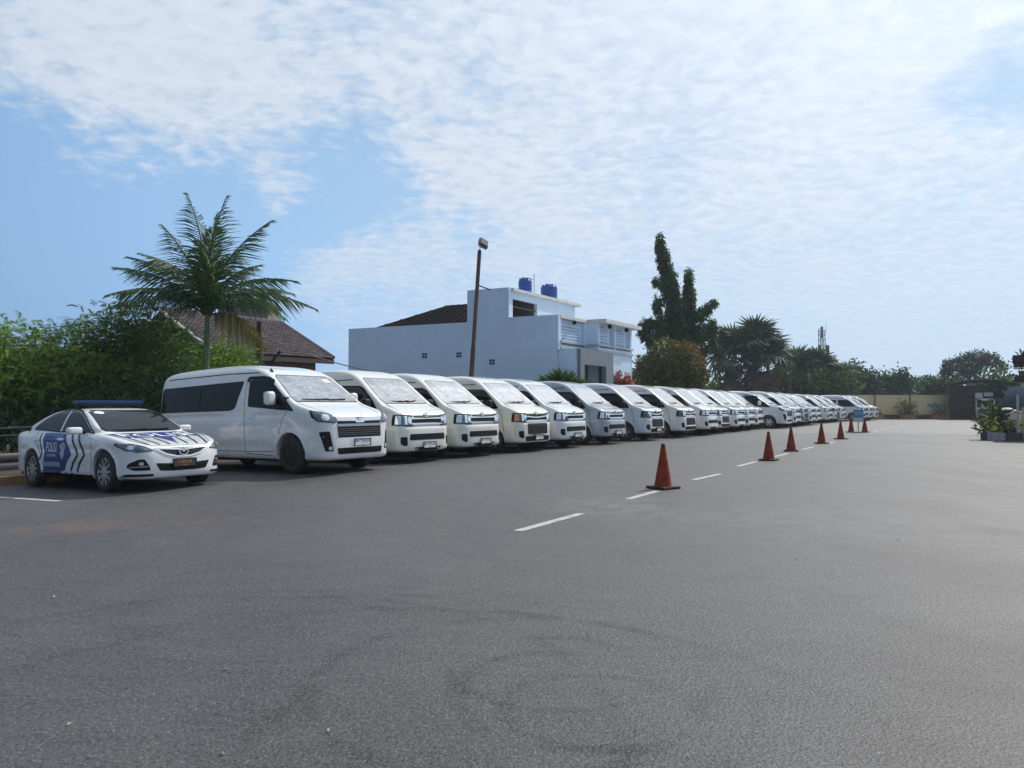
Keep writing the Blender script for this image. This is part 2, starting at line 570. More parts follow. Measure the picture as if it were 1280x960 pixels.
    def text(s, name, txt, size, org, mode, m, parent, ax=(1, 0), sx=1.0, off=0.006, shear=0.0, **kw):
        """lettering wrapped on the skin; org = centre in the mode's coordinates, ax = reading direction"""
        V, F = text_mesh(txt, size)
        c = (V.max(0) + V.min(0)) / 2
        V = (V - c) * np.array([sx, 1.0])
        V[:, 0] += V[:, 1] * shear
        a = np.array(ax, float); b = np.array([-a[1], a[0]])
        if kw.pop('flip', False): b = -b
        Q = np.array(org) + V[:, :1] * a + V[:, 1:] * b
        return s.skin(name, Q, F, mode, m, parent, off, 0.0, **kw)
def rpoly(poly, r, n=4):
    out = []
    P = [np.array(p, float) for p in poly]
    for i in range(len(P)):
        a, b, c = P[i - 1], P[i], P[(i + 1) % len(P)]
        u, v = a - b, c - b
        lu, lv = np.linalg.norm(u), np.linalg.norm(v)
        rr = min(r, lu * 0.45, lv * 0.45)
        p, q = b + u / lu * rr, b + v / lv * rr
        for k in range(n + 1):
            t = k / n
            out.append((1 - t) ** 2 * p + 2 * t * (1 - t) * b + t * t * q)
    return out
def text_mesh(txt, size):
    cu = bpy.data.curves.new('lettering', 'FONT')
    cu.body = txt; cu.size = size; cu.resolution_u = 2
    o = bpy.data.objects.new('lettering', cu)
    me = bpy.data.meshes.new_from_object(o)
    V = np.array([v.co[:2] for v in me.vertices]); F = [list(p.vertices) for p in me.polygons]
    bpy.data.objects.remove(o); bpy.data.curves.remove(cu); bpy.data.meshes.remove(me)
    return V, F

# ------------------------------------------------------------------ vehicle materials
PAINT = mat('vehicle_paint', rough=.28, coat=1.0, objcol=True, var=.035, vscale=1.6, dirt=.02)
GLASS = mat('dark_glass', (.008, .010, .013), rough=.03, spec=.24)
RUBBER = mat('black_rubber', (.018, .018, .019), rough=.75, var=.3, vscale=14)
BLACK = mat('black_plastic', (.010, .010, .011), rough=.6, spec=.22, var=.2, vscale=18)
CHROME = mat('chrome', (.75, .76, .78), rough=.12, metal=1.0)
ALLOY = mat('alloy_rim', (.55, .56, .58), rough=.3, metal=.85, var=.1, vscale=20)
STEELRIM = mat('grey_steel_rim', (.32, .33, .34), rough=.42, metal=.5, var=.2, vscale=20)
BLKRIM = mat('black_rim', (.02, .02, .022), rough=.35, metal=.3)
LENS = mat('headlight_lens', (.13, .16, .19), rough=.1, coat=.7, metal=.1, var=.5, vscale=26)
LENSD = mat('smoked_headlight_lens', (.05, .07, .09), rough=.08, coat=1.0, var=.3, vscale=22)
BULB = mat('headlight_reflector', (.85, .88, .9), rough=.08, metal=.9)
AMBER = mat('amber_indicator', (.75, .25, .06), rough=.15, coat=.8)
SEAM = mat('panel_gap', (.03, .032, .035), rough=.8)
PLATEW = mat('white_plate', (.62, .64, .66), rough=.4, var=.08)
PLATEB = mat('black_plate', (.03, .028, .026), rough=.4, var=.2)
INKB = mat('black_lettering', (.03, .03, .035), rough=.5)
INKO = mat('orange_lettering', (.55, .16, .03), rough=.5)
INKW = mat('white_lettering', (.8, .8, .8), rough=.4)
BLUE = mat('police_blue_film', (.006, .034, .19), rough=.4, coat=.12, spec=.3, var=.06)
NAVY = mat('police_navy_film', (.006, .014, .06), rough=.4, coat=.1, spec=.3)
UNDER = mat('underbody', (.012, .012, .013), rough=.9)
def shade_mat(name, col):
    """windscreen with a crinkled silver sunshade right behind the glass"""
    m = mat(name, col, rough=.3, metal=.1, coat=1.0)
    t = NT(m.node_tree); b = m.node_tree.nodes['Principled BSDF']
    tcn = t.n('ShaderNodeTexCoord')
    nz = t.noise(tcn.outputs['Object'], 5.5, 5, .6, 1.2)
    oi = t.n('ShaderNodeObjectInfo')
    base = t.mix(oi.outputs['Random'], (col[0], col[1], col[2], 1), (col[0] * .75, col[1] * .78, col[2] * .82, 1))
    m.node_tree.links.new(t.vmath('SCALE', base, scale=t.lin(nz, .32, .68, .5, 1.3)), b.inputs['Base Color'])
    bn = t.n('ShaderNodeBump'); bn.inputs['Strength'].default_value = .28; bn.inputs['Distance'].default_value = .03
    m.node_tree.links.new(nz, bn.inputs['Height']); m.node_tree.links.new(bn.outputs[0], b.inputs['Normal'])
    b.inputs['Roughness'].default_value = .3
    return m
SHADE = shade_mat('windscreen_sunshade', (.33, .355, .38))

# ------------------------------------------------------------------ shared vehicle pieces
def wheel_meshes(name, r, w, rim_m, spokes, rim_r):
    """tyre and rim meshes; the axle lies along y, the outer face towards -y"""
    t = MB()
    hw = w / 2
    prof = [(rim_r * .97, hw * .55), (rim_r, hw * .92), (rim_r + .02, hw), (r - .05, hw), (r - .015, hw * .82), (r, hw * .5)]
    t.lathe(prof + [(a, -b) for a, b in prof[::-1]], 36, 'Y', caps=False)
    g = MB()                                                        # tread blocks as raised ribs
    for y in (-.6, 0, .6):
        t.lathe([(r - .004, y * hw - .018), (r + .004, y * hw - .014), (r + .004, y * hw + .014), (r - .004, y * hw + .018)], 36, 'Y')
    tm = raw_mesh(name + '_tyre', np.array(t.v), t.f, RUBBER, True); tm.set_sharp_from_angle(angle=R(35))
    q = MB()
    q.lathe([(rim_r, -hw * .80), (rim_r * .93, -hw * .86), (rim_r * .90, -hw * .55), (rim_r * .86, -hw * .2)], 36, 'Y', caps=False)
    q.lathe([(rim_r * .30, -hw * .70), (rim_r * .26, -hw * .80), (.0, -hw * .82)], 20, 'Y')
    for k in range(spokes):
        an = 2 * math.pi * k / spokes
        ca, sa = math.cos(an), math.sin(an)
        wd0, wd1 = rim_r * (.10 if spokes > 8 else .2), rim_r * (.07 if spokes > 8 else .16)
        P = []
        for (rad, wd, y) in ((rim_r * .2, wd0, -hw * .78), (rim_r * .93, wd1, -hw * .84)):
            for sgn in (-1, 1):
                P.append((rad * ca - sgn * wd * sa, y, rad * sa + sgn * wd * ca))
                P.append((rad * ca - sgn * wd * sa, y + .03, rad * sa + sgn * wd * ca))
        q.add(P, [(0, 2, 6, 4), (1, 5, 7, 3), (0, 4, 5, 1), (2, 3, 7, 6), (4, 6, 7, 5), (0, 1, 3, 2)])
    qm = raw_mesh(name + '_rim', np.array(q.v), q.f, rim_m, True); qm.set_sharp_from_angle(angle=R(35))
    b = MB().lathe([(rim_r * .86, -hw * .1), (0.0, -hw * .1)], 24, 'Y', caps=False)
    bm_ = raw_mesh(name + '_brake_disc', np.array(b.v), b.f, UNDER, False)
    return tm, qm, bm_
def put_wheel(parent, meshes, x, y, r, steer=0.0):
    rz = (0 if y < 0 else math.pi) + steer
    t = link('wheel', meshes[0], parent, (x, y, r), (0, 0, rz))
    link('rim', meshes[1], t)
    link('brake_disc', meshes[2], t)
    return t
def oval(mb, c, rx, rz, r, n=20, tilt=0.0):
    pts = [(c[0] - tilt * rz * math.sin(2 * math.pi * k / n), c[1] + rx * math.cos(2 * math.pi * k / n), c[2] + rz * math.sin(2 * math.pi * k / n)) for k in range(n + 1)]
    mb.tube(pts, r, 6, False)
def plate(root, x, z, w, h, tilt, back, ink, txt, small):
    p = MB().box((0, 0, 0), (.012, w, h), .003).build('license_plate', back, root)
    p.location = (x, 0, z); p.rotation_euler = (0, tilt, 0)
    fr = MB()
    for (cy, cz, dy, dz_) in ((0, h / 2, w + .02, .012), (0, -h / 2, w + .02, .012), (w / 2, 0, .012, h - .012), (-w / 2, 0, .012, h - .012)):
        fr.box((.003, cy, cz), (.02, dy, dz_))
    fr.build('plate_frame', BLACK, p)
    V1, F1 = text_mesh(txt, h * .62); V1 = V1 - (V1.max(0) + V1.min(0)) / 2
    V1 *= min(1.0, w * .9 / (V1[:, 0].max() - V1[:, 0].min())) * np.array([1, 1.0])
    V2, F2 = text_mesh(small, h * .26); V2 = V2 - (V2.max(0) + V2.min(0)) / 2
    V1[:, 1] += h * .13; V2[:, 1] -= h * .33
    V = np.vstack([V1, V2]); F = F1 + [[i + len(V1) for i in f] for f in F2]
    # seen from the front the reading direction is +y
    me = raw_mesh('plate_lettering', np.column_stack([np.full(len(V), .0085), V[:, 0], V[:, 1]]), F, ink)
    link('plate_lettering', me, p)
    return p
def wiper(B, root, pts):
    P = [B.project(np.array([p]), 'front') for p in pts]
    q = [Vector(a[0]) + Vector(n[0]) * .018 for a, n in P]
    w = MB().tube(q, [.007] + [.013] * (len(q) - 1), 5)
    return w.build('wiper', BLACK, root)
def mirror(root, x, y, z, sg, m, size=(.14, .20, .24), arm=True):
    b = MB()
    b.superbox((0, 0, 0), size)
    o = b.build('mirror', m, root, True)
    o.location = (x, y, z); o['side'] = sg
    g = MB().box((-size[0] / 2 - .003, 0, 0), (.006, size[1] * .8, size[2] * .8), .002).build('mirror_glass', CHROME, o)
    if arm:
        MB().tube([(0, 0, -size[2] * .2), (-.03, -sg * size[1] * .9, -size[2] * .3)], .025, 8).build('mirror_arm', BLACK, o)
    return o
# ------------------------------------------------------------------ the high-roof van (one box) that fills the row
def three_view(L, side, plan, front, arches, k1=.10, k2=.09, extra=None):
    A0 = L / 2
    S, Pn, Fr = Grid2(side), Grid2(plan), Grid2(front)
    def fn(P):
        a = A0 - P[:, 0]; y = np.abs(P[:, 1]); z = P[:, 2]
        d1, d2, d3 = S(a, z), Pn(a, y), Fr(y, z)
        f = smax(smax(d1, d2, k1), d3, k2)
        if extra is not None: f = extra(f, a, y, z)
        for (aw, zw, r, yin) in arches:
            rr = np.sqrt((a - aw) ** 2 + (z - zw) ** 2)
            f = f - .014 * np.exp(-((rr - r - .01) / .035) ** 2)
            f = smax(f, -np.maximum(rr - r, yin - y), .012)
        return f
    return fn
HL, HW, HH = 5.38, 1.88, 2.285
h_side = [(.16, .24), (.06, .28), (.01, .37), (.0, .50), (.015, .62), (.02, .78), (.055, .84), (.065, .98), (.085, 1.06), (.13, 1.12), (.26, 1.19), (.46, 1.27), (.64, 1.335), (.80, 1.46), (1.1, 1.70), (1.34, 1.90), (1.48, 2.0),
          (1.72, 2.125), (2.05, 2.22), (2.5, 2.275), (3.2, 2.285), (4.7, 2.26), (5.05, 2.22), (5.22, 2.12), (5.29, 1.9), (5.34, 1.2), (5.38, .85), (5.38, .5), (5.34, .32), (5.2, .26), (3, .25), (.6, .25)]
h_plan = [(0, -.4), (0, .2), (.02, .5), (.07, .70), (.17, .83), (.34, .90), (.62, .932), (1.2, .94), (2.5, .94), (4.4, .935), (5.0, .91), (5.25, .86), (5.36, .74), (5.38, .5), (5.38, -.4)]
h_front = [(-.5, .24), (.5, .24), (.84, .25), (.90, .32), (.925, .45), (.94, .7), (.938, 1.0), (.928, 1.22), (.90, 1.45), (.855, 1.75), (.815, 1.98), (.78, 2.11), (.70, 2.22), (.52, 2.28), (.3, 2.30), (-.5, 2.30)]
def h_extra(f, a, y, z):
    # crease below the windows, bumper step, dished roof sides
    f = f + .008 * np.exp(-((z - 1.13) / .03) ** 2) * (a > .8)
    f = f - .010 / (1 + np.exp(-(.80 - z) / .012)) * (a < .55)
    return f
BH = Body(three_view(HL, h_side, h_plan, h_front, [(.98, .34, .40, .55), (4.09, .34, .40, .55)], extra=h_extra), HL, HW, HH)
BH_mesh = BH.mesh('van_body', PAINT)
WH = wheel_meshes('van', .335, .20, STEELRIM, 6, .20)
def build_h200(dark):
    """dark: black mesh nose and smoked lamps; otherwise the bright barred nose"""
    root = empty('parked_van', (0, 0, 0))
    B = BH
    link('body', BH_mesh, root)
    MB().box((0, 0, .33), (HL - .9, HW - .42, .24)).box((.9, 0, .27), (2.2, .5, .14)).build('underbody', UNDER, root)
    for x in (HL / 2 - .98, HL / 2 - 4.09):
        for y in (-.80, .80): put_wheel(root, WH, x, y, .335)
    # glass
    ws = [(-.70, 1.375), (.70, 1.375), (.735, 1.44), (.665, 1.955), (.60, 1.99), (-.60, 1.99), (-.665, 1.955), (-.735, 1.44)]
    B.patch('windshield', ws, 'front', SHADE, root, .005, .09)
    B.strip('windshield_seal', ws + [ws[0]], .03, 'front', BLACK, root, .003)
    for sd in ('side-', 'side+'):
        B.patch('front_side_window', [(.74, 1.235), (.93, 1.47), (1.22, 1.74), (1.34, 1.80), (2.02, 1.83), (2.08, 1.78), (2.08, 1.25), (1.5, 1.225)], sd, GLASS, root, .004, .09, r=.06)
        B.patch('middle_side_window', [(2.22, 1.83), (3.48, 1.83), (3.48, 1.26), (2.22, 1.26)], sd, GLASS, root, .004, .1, r=.06)
        B.patch('rear_side_window', [(3.58, 1.83), (5.08, 1.82), (5.12, 1.27), (3.58, 1.26)], sd, GLASS, root, .004, .1, r=.07)
        B.strip('door_gap', [(2.14, 1.86), (2.15, 1.2), (2.15, .36), (1.42, .34)], .012, sd, SEAM, root)
        B.strip('door_gap', [(.70, 1.22), (.62, 1.0), (.56, .42)], .012, sd, SEAM, root)
        B.strip('roof_gutter', [(1.62, 1.955), (3.0, 1.965), (5.0, 1.955)], .022, sd, SEAM, root, .004)
        B.patch('rub_strip', [(.62, .455), (2.1, .455), (2.1, .43), (.62, .43)], sd, BLACK, root, .012, .1)
        B.patch('door_handle', [(1.86, 1.10), (2.08, 1.10), (2.08, 1.05), (1.86, 1.05)], sd, CHROME, root, .022, .05, r=.02)
    # nose
    B.strip('bonnet_gap', [(-.78, 1.06), (-.70, 1.25), (-.72, 1.36)], .012, 'front', SEAM, root)
    B.strip('bonnet_gap', [(.78, 1.06), (.70, 1.25), (.72, 1.36)], .012, 'front', SEAM, root)
    B.strip('bumper_gap', [(-.90, .835), (-.5, .83), (.5, .83), (.90, .835)], .012, 'front', SEAM, root)
    lens = LENSD if dark else LENS
    for s in (-1, 1):
        pl_ = [(s * .50, 1.075), (s * .865, 1.09), (s * .875, .865), (s * .47, .85)]
        h = B.patch('headlight', pl_, 'front', lens, root, .010, .05, r=.03)
        B.patch('headlight_bulb', [(s * .565 + .052 * math.cos(q * math.pi / 7), .965 + .075 * math.sin(q * math.pi / 7)) for q in range(14)], 'front', BULB, h, .016, .05)
        B.patch('indicator', [(s * .78, 1.07), (s * .85, 1.075), (s * .86, .885), (s * .78, .88)], 'front', LENSD if dark else BULB, h, .014, .05, r=.02)
        B.patch('headlight_cell', [(s * .64, 1.06), (s * .70, 1.065), (s * .70, .88), (s * .64, .875)], 'front', BULB, h, .015, .05)
        B.strip('headlight_trim', pl_ + [pl_[0]], .020, 'front', BLACK, h, .013)
        B.patch('fog_lamp', [(s * .66, .60), (s * .80, .60), (s * .80, .45), (s * .74, .40), (s * .66, .40)], 'front', BLACK, root, .004, .06, r=.03)
        w = [(s * .12 - .32, 1.42), (s * .12 - .02, 1.40), (s * .12 + .25, 1.43)]
        wiper(B, root, w)
        mirror(root, HL / 2 - .93, s * 1.06, 1.36, s, PAINT if False else BLACK)
    if dark:
        B.patch('grille_mesh', [(-.56, 1.07), (.56, 1.07), (.50, .90), (-.50, .90)], 'front', BLACK, root, .004, .08, r=.03)
        B.patch('bumper_intake', [(-.50, .80), (.50, .80), (.50, .50), (-.50, .50)], 'front', BLACK, root, .006, .08, r=.03)
        for z in (.86, .47): B.patch('bumper_trim', [(-.54, z + .02), (.54, z + .02), (.54, z - .02), (-.54, z - .02)], 'front', CHROME, root, .014, .08, r=.015)
        B.patch('grille_bar', [(-.50, 1.015), (-.12, .985), (.12, .985), (.50, 1.015), (.50, .985), (.12, .95), (-.12, .95), (-.50, .985)], 'front', CHROME, root, .016, .06)
        B.patch('bumper_apron', [(-.62, .44), (.62, .44), (.58, .31), (-.58, .31)], 'front', BLACK, root, .004, .08, r=.03)
    else:
        B.patch('grille_mesh', [(-.52, 1.075), (.52, 1.075), (.46, .875), (-.46, .875)], 'front', BLACK, root, .004, .08, r=.03)
        B.patch('grille_bar', [(-.56, 1.03), (-.1, 1.015), (.1, 1.015), (.56, 1.03), (.54, .992), (-.54, .992)], 'front', CHROME, root, .018, .06)
        B.patch('grille_bar', [(-.56, .905), (.56, .905), (.50, .868), (-.50, .868)], 'front', CHROME, root, .018, .06)
        B.patch('bumper_intake', [(-.58, .66), (.58, .66), (.60, .52), (-.60, .52)], 'front', BLACK, root, .005, .08, r=.03)
        for z in (.62, .56): B.strip('intake_bar', [(-.56, z), (.56, z)], .018, 'front', BLACK, root, .014)
        B.patch('bumper_apron', [(-.45, .36), (.45, .36), (.40, .28), (-.40, .28)], 'front', BLACK, root, .004, .08, r=.03)
    e = MB()
    ex = B.project(np.array([(0.0, 1.09)]), 'front')[0][0]
    for rx, rz in ((.068, .046), (.030, .045), (.064, .020)):
        oval(e, (ex[0] + .014, 0, 1.09 + (.024 if rz == .020 else 0)), rx, rz, .0065, 18, .35)
    e.build('emblem', CHROME, root)
    return root
H_BRIGHT = build_h200(False)
H_DARK = build_h200(True)

# ------------------------------------------------------------------ the snub-nosed newer van
QL, QW, QH = 5.915, 1.95, 2.28
q_side = [(.20, .21), (.08, .24), (.02, .31), (.0, .45), (.0, .62), (.025, .80), (.05, .98), (.07, 1.06), (.12, 1.115), (.26, 1.165), (.5, 1.235), (.78, 1.31), (.98, 1.385), (1.25, 1.58), (1.55, 1.80), (1.72, 1.925), (1.88, 2.01),
          (2.15, 2.12), (2.55, 2.215), (3.1, 2.27), (3.7, 2.28), (5.1, 2.25), (5.55, 2.19), (5.74, 2.08), (5.82, 1.85), (5.87, 1.2), (5.915, .8), (5.915, .5), (5.87, .32), (5.7, .27), (3, .26), (.7, .22)]
q_plan = [(0, -.4), (0, .25), (.02, .52), (.06, .70), (.15, .83), (.34, .915), (.7, .96), (1.2, .975), (2.5, .975), (4.6, .97), (5.4, .945), (5.72, .90), (5.87, .78), (5.915, .55), (5.915, -.4)]
q_front = [(-.5, .21), (.5, .21), (.86, .22), (.93, .29), (.955, .45), (.975, .75), (.972, 1.02), (.955, 1.22), (.92, 1.48), (.87, 1.78), (.825, 2.0), (.785, 2.11), (.69, 2.21), (.5, 2.275), (.3, 2.295), (-.5, 2.295)]
def q_extra(f, a, y, z):
    f = f + .012 * np.exp(-((z - 1.15) / .05) ** 2) * (a > 1.0) * (y > .5)
    f = f + .010 * np.exp(-((z - .52) / .10) ** 2) * (a > 1.6) * (a < 4.4) * (y > .5)
    return f
BQ = Body(three_view(QL, q_side, q_plan, q_front, [(1.0, .36, .42, .56), (4.86, .36, .42, .56)], extra=q_extra), QL, QW, QH)
BQ_mesh = BQ.mesh('minibus_body', PAINT)
WQ = wheel_meshes('minibus', .35, .22, BLKRIM, 8, .225)
WQS = wheel_meshes('minibus_steel', .35, .22, ALLOY, 6, .225)
def build_premio(black_wheels):
    root = empty('parked_minibus', (0, 0, 0))
    B = BQ
    link('body', BQ_mesh, root)
    MB().box((0, 0, .34), (QL - 1.0, QW - .44, .24)).box((1.0, 0, .26), (2.2, .5, .14)).build('underbody', UNDER, root)
    for x in (QL / 2 - 1.0, QL / 2 - 4.86):
        for y in (-.82, .82): put_wheel(root, WQ if black_wheels else WQS, x, y, .35)
    ws = [(-.76, 1.40), (.76, 1.40), (.80, 1.47), (.70, 1.92), (.63, 1.955), (-.63, 1.955), (-.70, 1.92), (-.80, 1.47)]
    B.patch('windshield', ws, 'front', SHADE, root, .005, .09)
    B.strip('windshield_seal', ws + [ws[0]], .035, 'front', BLACK, root, .003)
    if black_wheels:
        B.patch('windshield_sticker', [(.40, 1.90), (.58, 1.90), (.60, 1.82), (.42, 1.82)], 'front', mat('pink_sticker', (.75, .5, .5), rough=.5), root, .009, .06)
    for sd in ('side-', 'side+'):
        B.patch('front_side_window', [(.86, 1.20), (1.10, 1.40), (1.50, 1.70), (1.72, 1.83), (1.86, 1.875), (2.32, 1.885), (2.36, 1.84), (2.34, 1.33), (2.0, 1.30), (1.6, 1.265)], sd, GLASS, root, .005, .09, r=.05)
        B.strip('rain_visor', [(1.12, 1.45), (1.50, 1.745), (1.74, 1.875), (1.9, 1.91), (2.38, 1.92), (2.40, 1.84)], .055, sd, BLACK, root, .022)
        B.strip('window_pillar', [(1.52, 1.72), (1.66, 1.28)], .03, sd, BLACK, root, .008)
        B.patch('long_side_window', [(2.55, 1.87), (5.62, 1.835), (5.68, 1.78), (5.70, 1.27), (2.95, 1.26), (2.78, 1.30)], sd, GLASS, root, .005, .1, r=.08)
        B.strip('window_pillar', [(4.1, 1.85), (4.1, 1.27)], .02, sd, BLACK, root, .008)
        B.strip('door_gap', [(2.46, 1.93), (2.46, 1.2), (2.42, .38), (1.55, .34)], .012, sd, SEAM, root)
        B.strip('door_gap', [(1.10, 1.2), (1.22, 1.05), (1.32, .76)], .012, sd, SEAM, root)
        B.strip('sill_gap', [(1.5, .42), (2.42, .42), (4.4, .43)], .012, sd, SEAM, root)
        B.strip('roof_gutter', [(2.1, 2.02), (3.2, 2.05), (5.5, 2.03)], .02, sd, SEAM, root, .004)
        B.patch('door_handle', [(2.12, 1.16), (2.38, 1.16), (2.38, 1.09), (2.12, 1.09)], sd, CHROME, root, .02, .06, r=.02)
    for s in (-1, 1):
        sd = 'side-' if s < 0 else 'side+'
        B.strip('bonnet_gap', [(s * .60, 1.10), (s * .72, 1.24), (s * .80, 1.42)], .012, 'front', SEAM, root)
        pl_ = [(s * .58, 1.02), (s * .66, 1.10), (s * .80, 1.16), (s * .89, 1.195), (s * .905, 1.08), (s * .87, .99), (s * .62, .955)]
        h = B.patch('headlight', pl_, 'front', LENS, root, .010, .05, r=.02)
        B.patch('headlight_bulb', [(s * .78 + .06 * math.cos(q * math.pi / 7), 1.06 + .06 * math.sin(q * math.pi / 7)) for q in range(14)], 'front', BULB, h, .016, .05)
        B.strip('headlight_trim', pl_ + [pl_[0]], .014, 'front', BLACK, h, .013)
        B.patch('fog_lamp', [(s * .73, .80), (s * .87, .79), (s * .80, .42), (s * .66, .42)], 'front', BLACK, root, .006, .06, r=.03)
        B.patch('fog_bulb', [(s * .72 + .035 * math.cos(q * math.pi / 5), .475 + .035 * math.sin(q * math.pi / 5)) for q in range(10)], 'front', BULB, root, .012, .05)
        wiper(B, root, [(s * .22 - .40, 1.43), (s * .22, 1.425), (s * .22 + .30, 1.44)])
        mirror(root, QL / 2 - 1.42, s * 1.08, 1.47, s, PAINT, (.16, .20, .27))
    B.patch('chrome_band', [(-.60, 1.095), (.60, 1.095), (.57, .995), (.12, .985), (.10, .955), (-.10, .955), (-.12, .985), (-.57, .995)], 'front', CHROME, root, .014, .06, r=.015)
    B.patch('grille_slot', [(-.57, .985), (.57, .985), (.56, .935), (-.56, .935)], 'front', BLACK, root, .004, .08)
    B.patch('chrome_band', [(-.57, .93), (.57, .93), (.56, .885), (-.56, .885)], 'front', mat('smoked_chrome', (.35, .34, .36), rough=.18, metal=.9), root, .016, .08, r=.01)
    g = B.patch('grille_mesh', [(-.565, .882), (.565, .882), (.55, .675), (-.55, .675)], 'front', BLACK, root, .004, .08)
    for z in (.84, .80, .76, .72): B.strip('grille_bar', [(-.55, z), (.55, z)], .012, 'front', mat('grey_bar', (.12, .12, .125), rough=.35, metal=.5), g, .014)
    B.patch('bumper_intake', [(-.58, .475), (.58, .475), (.56, .355), (-.56, .355)], 'front', BLACK, root, .004, .08, r=.02)
    for z in (.44, .40): B.strip('intake_bar', [(-.55, z), (.55, z)], .012, 'front', BLACK, root, .014)
    e = MB()
    ex = B.project(np.array([(0.0, 1.055)]), 'front')[0][0]
    for rx, rz in ((.078, .052), (.034, .051), (.072, .023)):
        oval(e, (ex[0] + .022, 0, 1.055 + (.026 if rz == .023 else 0)), rx, rz, .007, 18, .2)
    e.build('emblem', CHROME, root)
    MB().tube([(QL / 2 - 1.95, -.62, 2.04), (QL / 2 - 2.0, -.62, 2.10)], [.03, .02], 8).build('roof_antenna', BLACK, root)
    return root
Q_BLACK = build_premio(True)
plate(Q_BLACK, QL / 2 + .022, .57, .42, .135, 0.0, PLATEW, INKB, 'BH 7254 JU', '06 28')
Q_STEEL = build_premio(False)

# ------------------------------------------------------------------ the police saloon
ML, MW, MH = 4.735, 1.795, 1.44
m_low = [(.16, .17), (.05, .21), (.0, .30), (.0, .45), (.015, .56), (.055, .66), (.10, .715), (.16, .745), (.35, .80), (.7, .875), (1.1, .935), (1.5, .97), (2.5, .985), (3.6, 1.02), (4.15, 1.05), (4.52, 1.05), (4.64, 1.0), (4.70, .88), (4.735, .62), (4.71, .42), (4.62, .28), (4.4, .22), (2.5, .19), (.6, .17)]
m_cab = [(1.14, .86), (1.22, .96), (1.5, 1.105), (1.8, 1.25), (2.05, 1.36), (2.28, 1.42), (2.6, 1.44), (3.0, 1.43), (3.35, 1.375), (3.7, 1.265), (4.0, 1.155), (4.2, 1.07), (4.3, .95), (4.2, .8), (1.2, .8)]
m_plan = [(0, -.4), (.0, .2), (.025, .42), (.075, .58), (.17, .71), (.33, .80), (.6, .86), (1.0, .8925), (1.8, .8975), (3.5, .8975), (4.1, .875), (4.5, .80), (4.67, .68), (4.735, .45), (4.735, -.4)]
m_fl = [(-.5, .17), (.6, .17), (.80, .19), (.855, .26), (.885, .42), (.8975, .62), (.888, .78), (.86, .90), (.80, .99), (.70, 1.045), (.5, 1.085), (.2, 1.10), (-.5, 1.10)]
m_fc = [(-.5, .7), (.84, .7), (.835, .86), (.80, .985), (.715, 1.20), (.645, 1.345), (.57, 1.415), (.4, 1.452), (.2, 1.462), (-.5, 1.462)]
m_pc = [(1.1, -.3), (1.1, .3), (1.2, .62), (1.38, .78), (1.75, .86), (2.5, .88), (3.4, .86), (3.95, .80), (4.18, .66), (4.28, .35), (4.28, -.3)]
mS, mC, mP, mFl, mFc, mPc = [Grid2(q) for q in (m_low, m_cab, m_plan, m_fl, m_fc, m_pc)]
def m_fn(P):
    a = ML / 2 - P[:, 0]; y = np.abs(P[:, 1]); z = P[:, 2]
    low = smax(smax(mS(a, z), mP(a, y), .11), mFl(y, z), .07)
    cab = smax(smax(mC(a, z), mPc(a, y), .05), mFc(y, z), .07)
    f = smin(low, cab, .05)
    f = f - .028 * np.exp(-(((a - .92) / .42) ** 2 + ((z - .80) / .13) ** 2)) * (y > .5)      # front wing hump
    f = f + .007 * np.exp(-((z - .70) / .05) ** 2) * (a > 1.3) * (a < 4.2)                      # waist crease
    f = f + .006 * np.exp(-((z - .38) / .05) ** 2) * (a > 1.3) * (a < 3.3)
    for (aw, zw, r) in ((.935, .325, .372), (3.66, .325, .372)):
        rr = np.sqrt((a - aw) ** 2 + (z - zw) ** 2)
        f = f - .016 * np.exp(-((rr - r - .015) / .04) ** 2)
        f = smax(f, -np.maximum(rr - r, .55 - y), .012)
    return f
BM = Body(m_fn, ML, MW, MH + .03, .028)
WM = wheel_meshes('saloon', .328, .21, ALLOY, 10, .232)
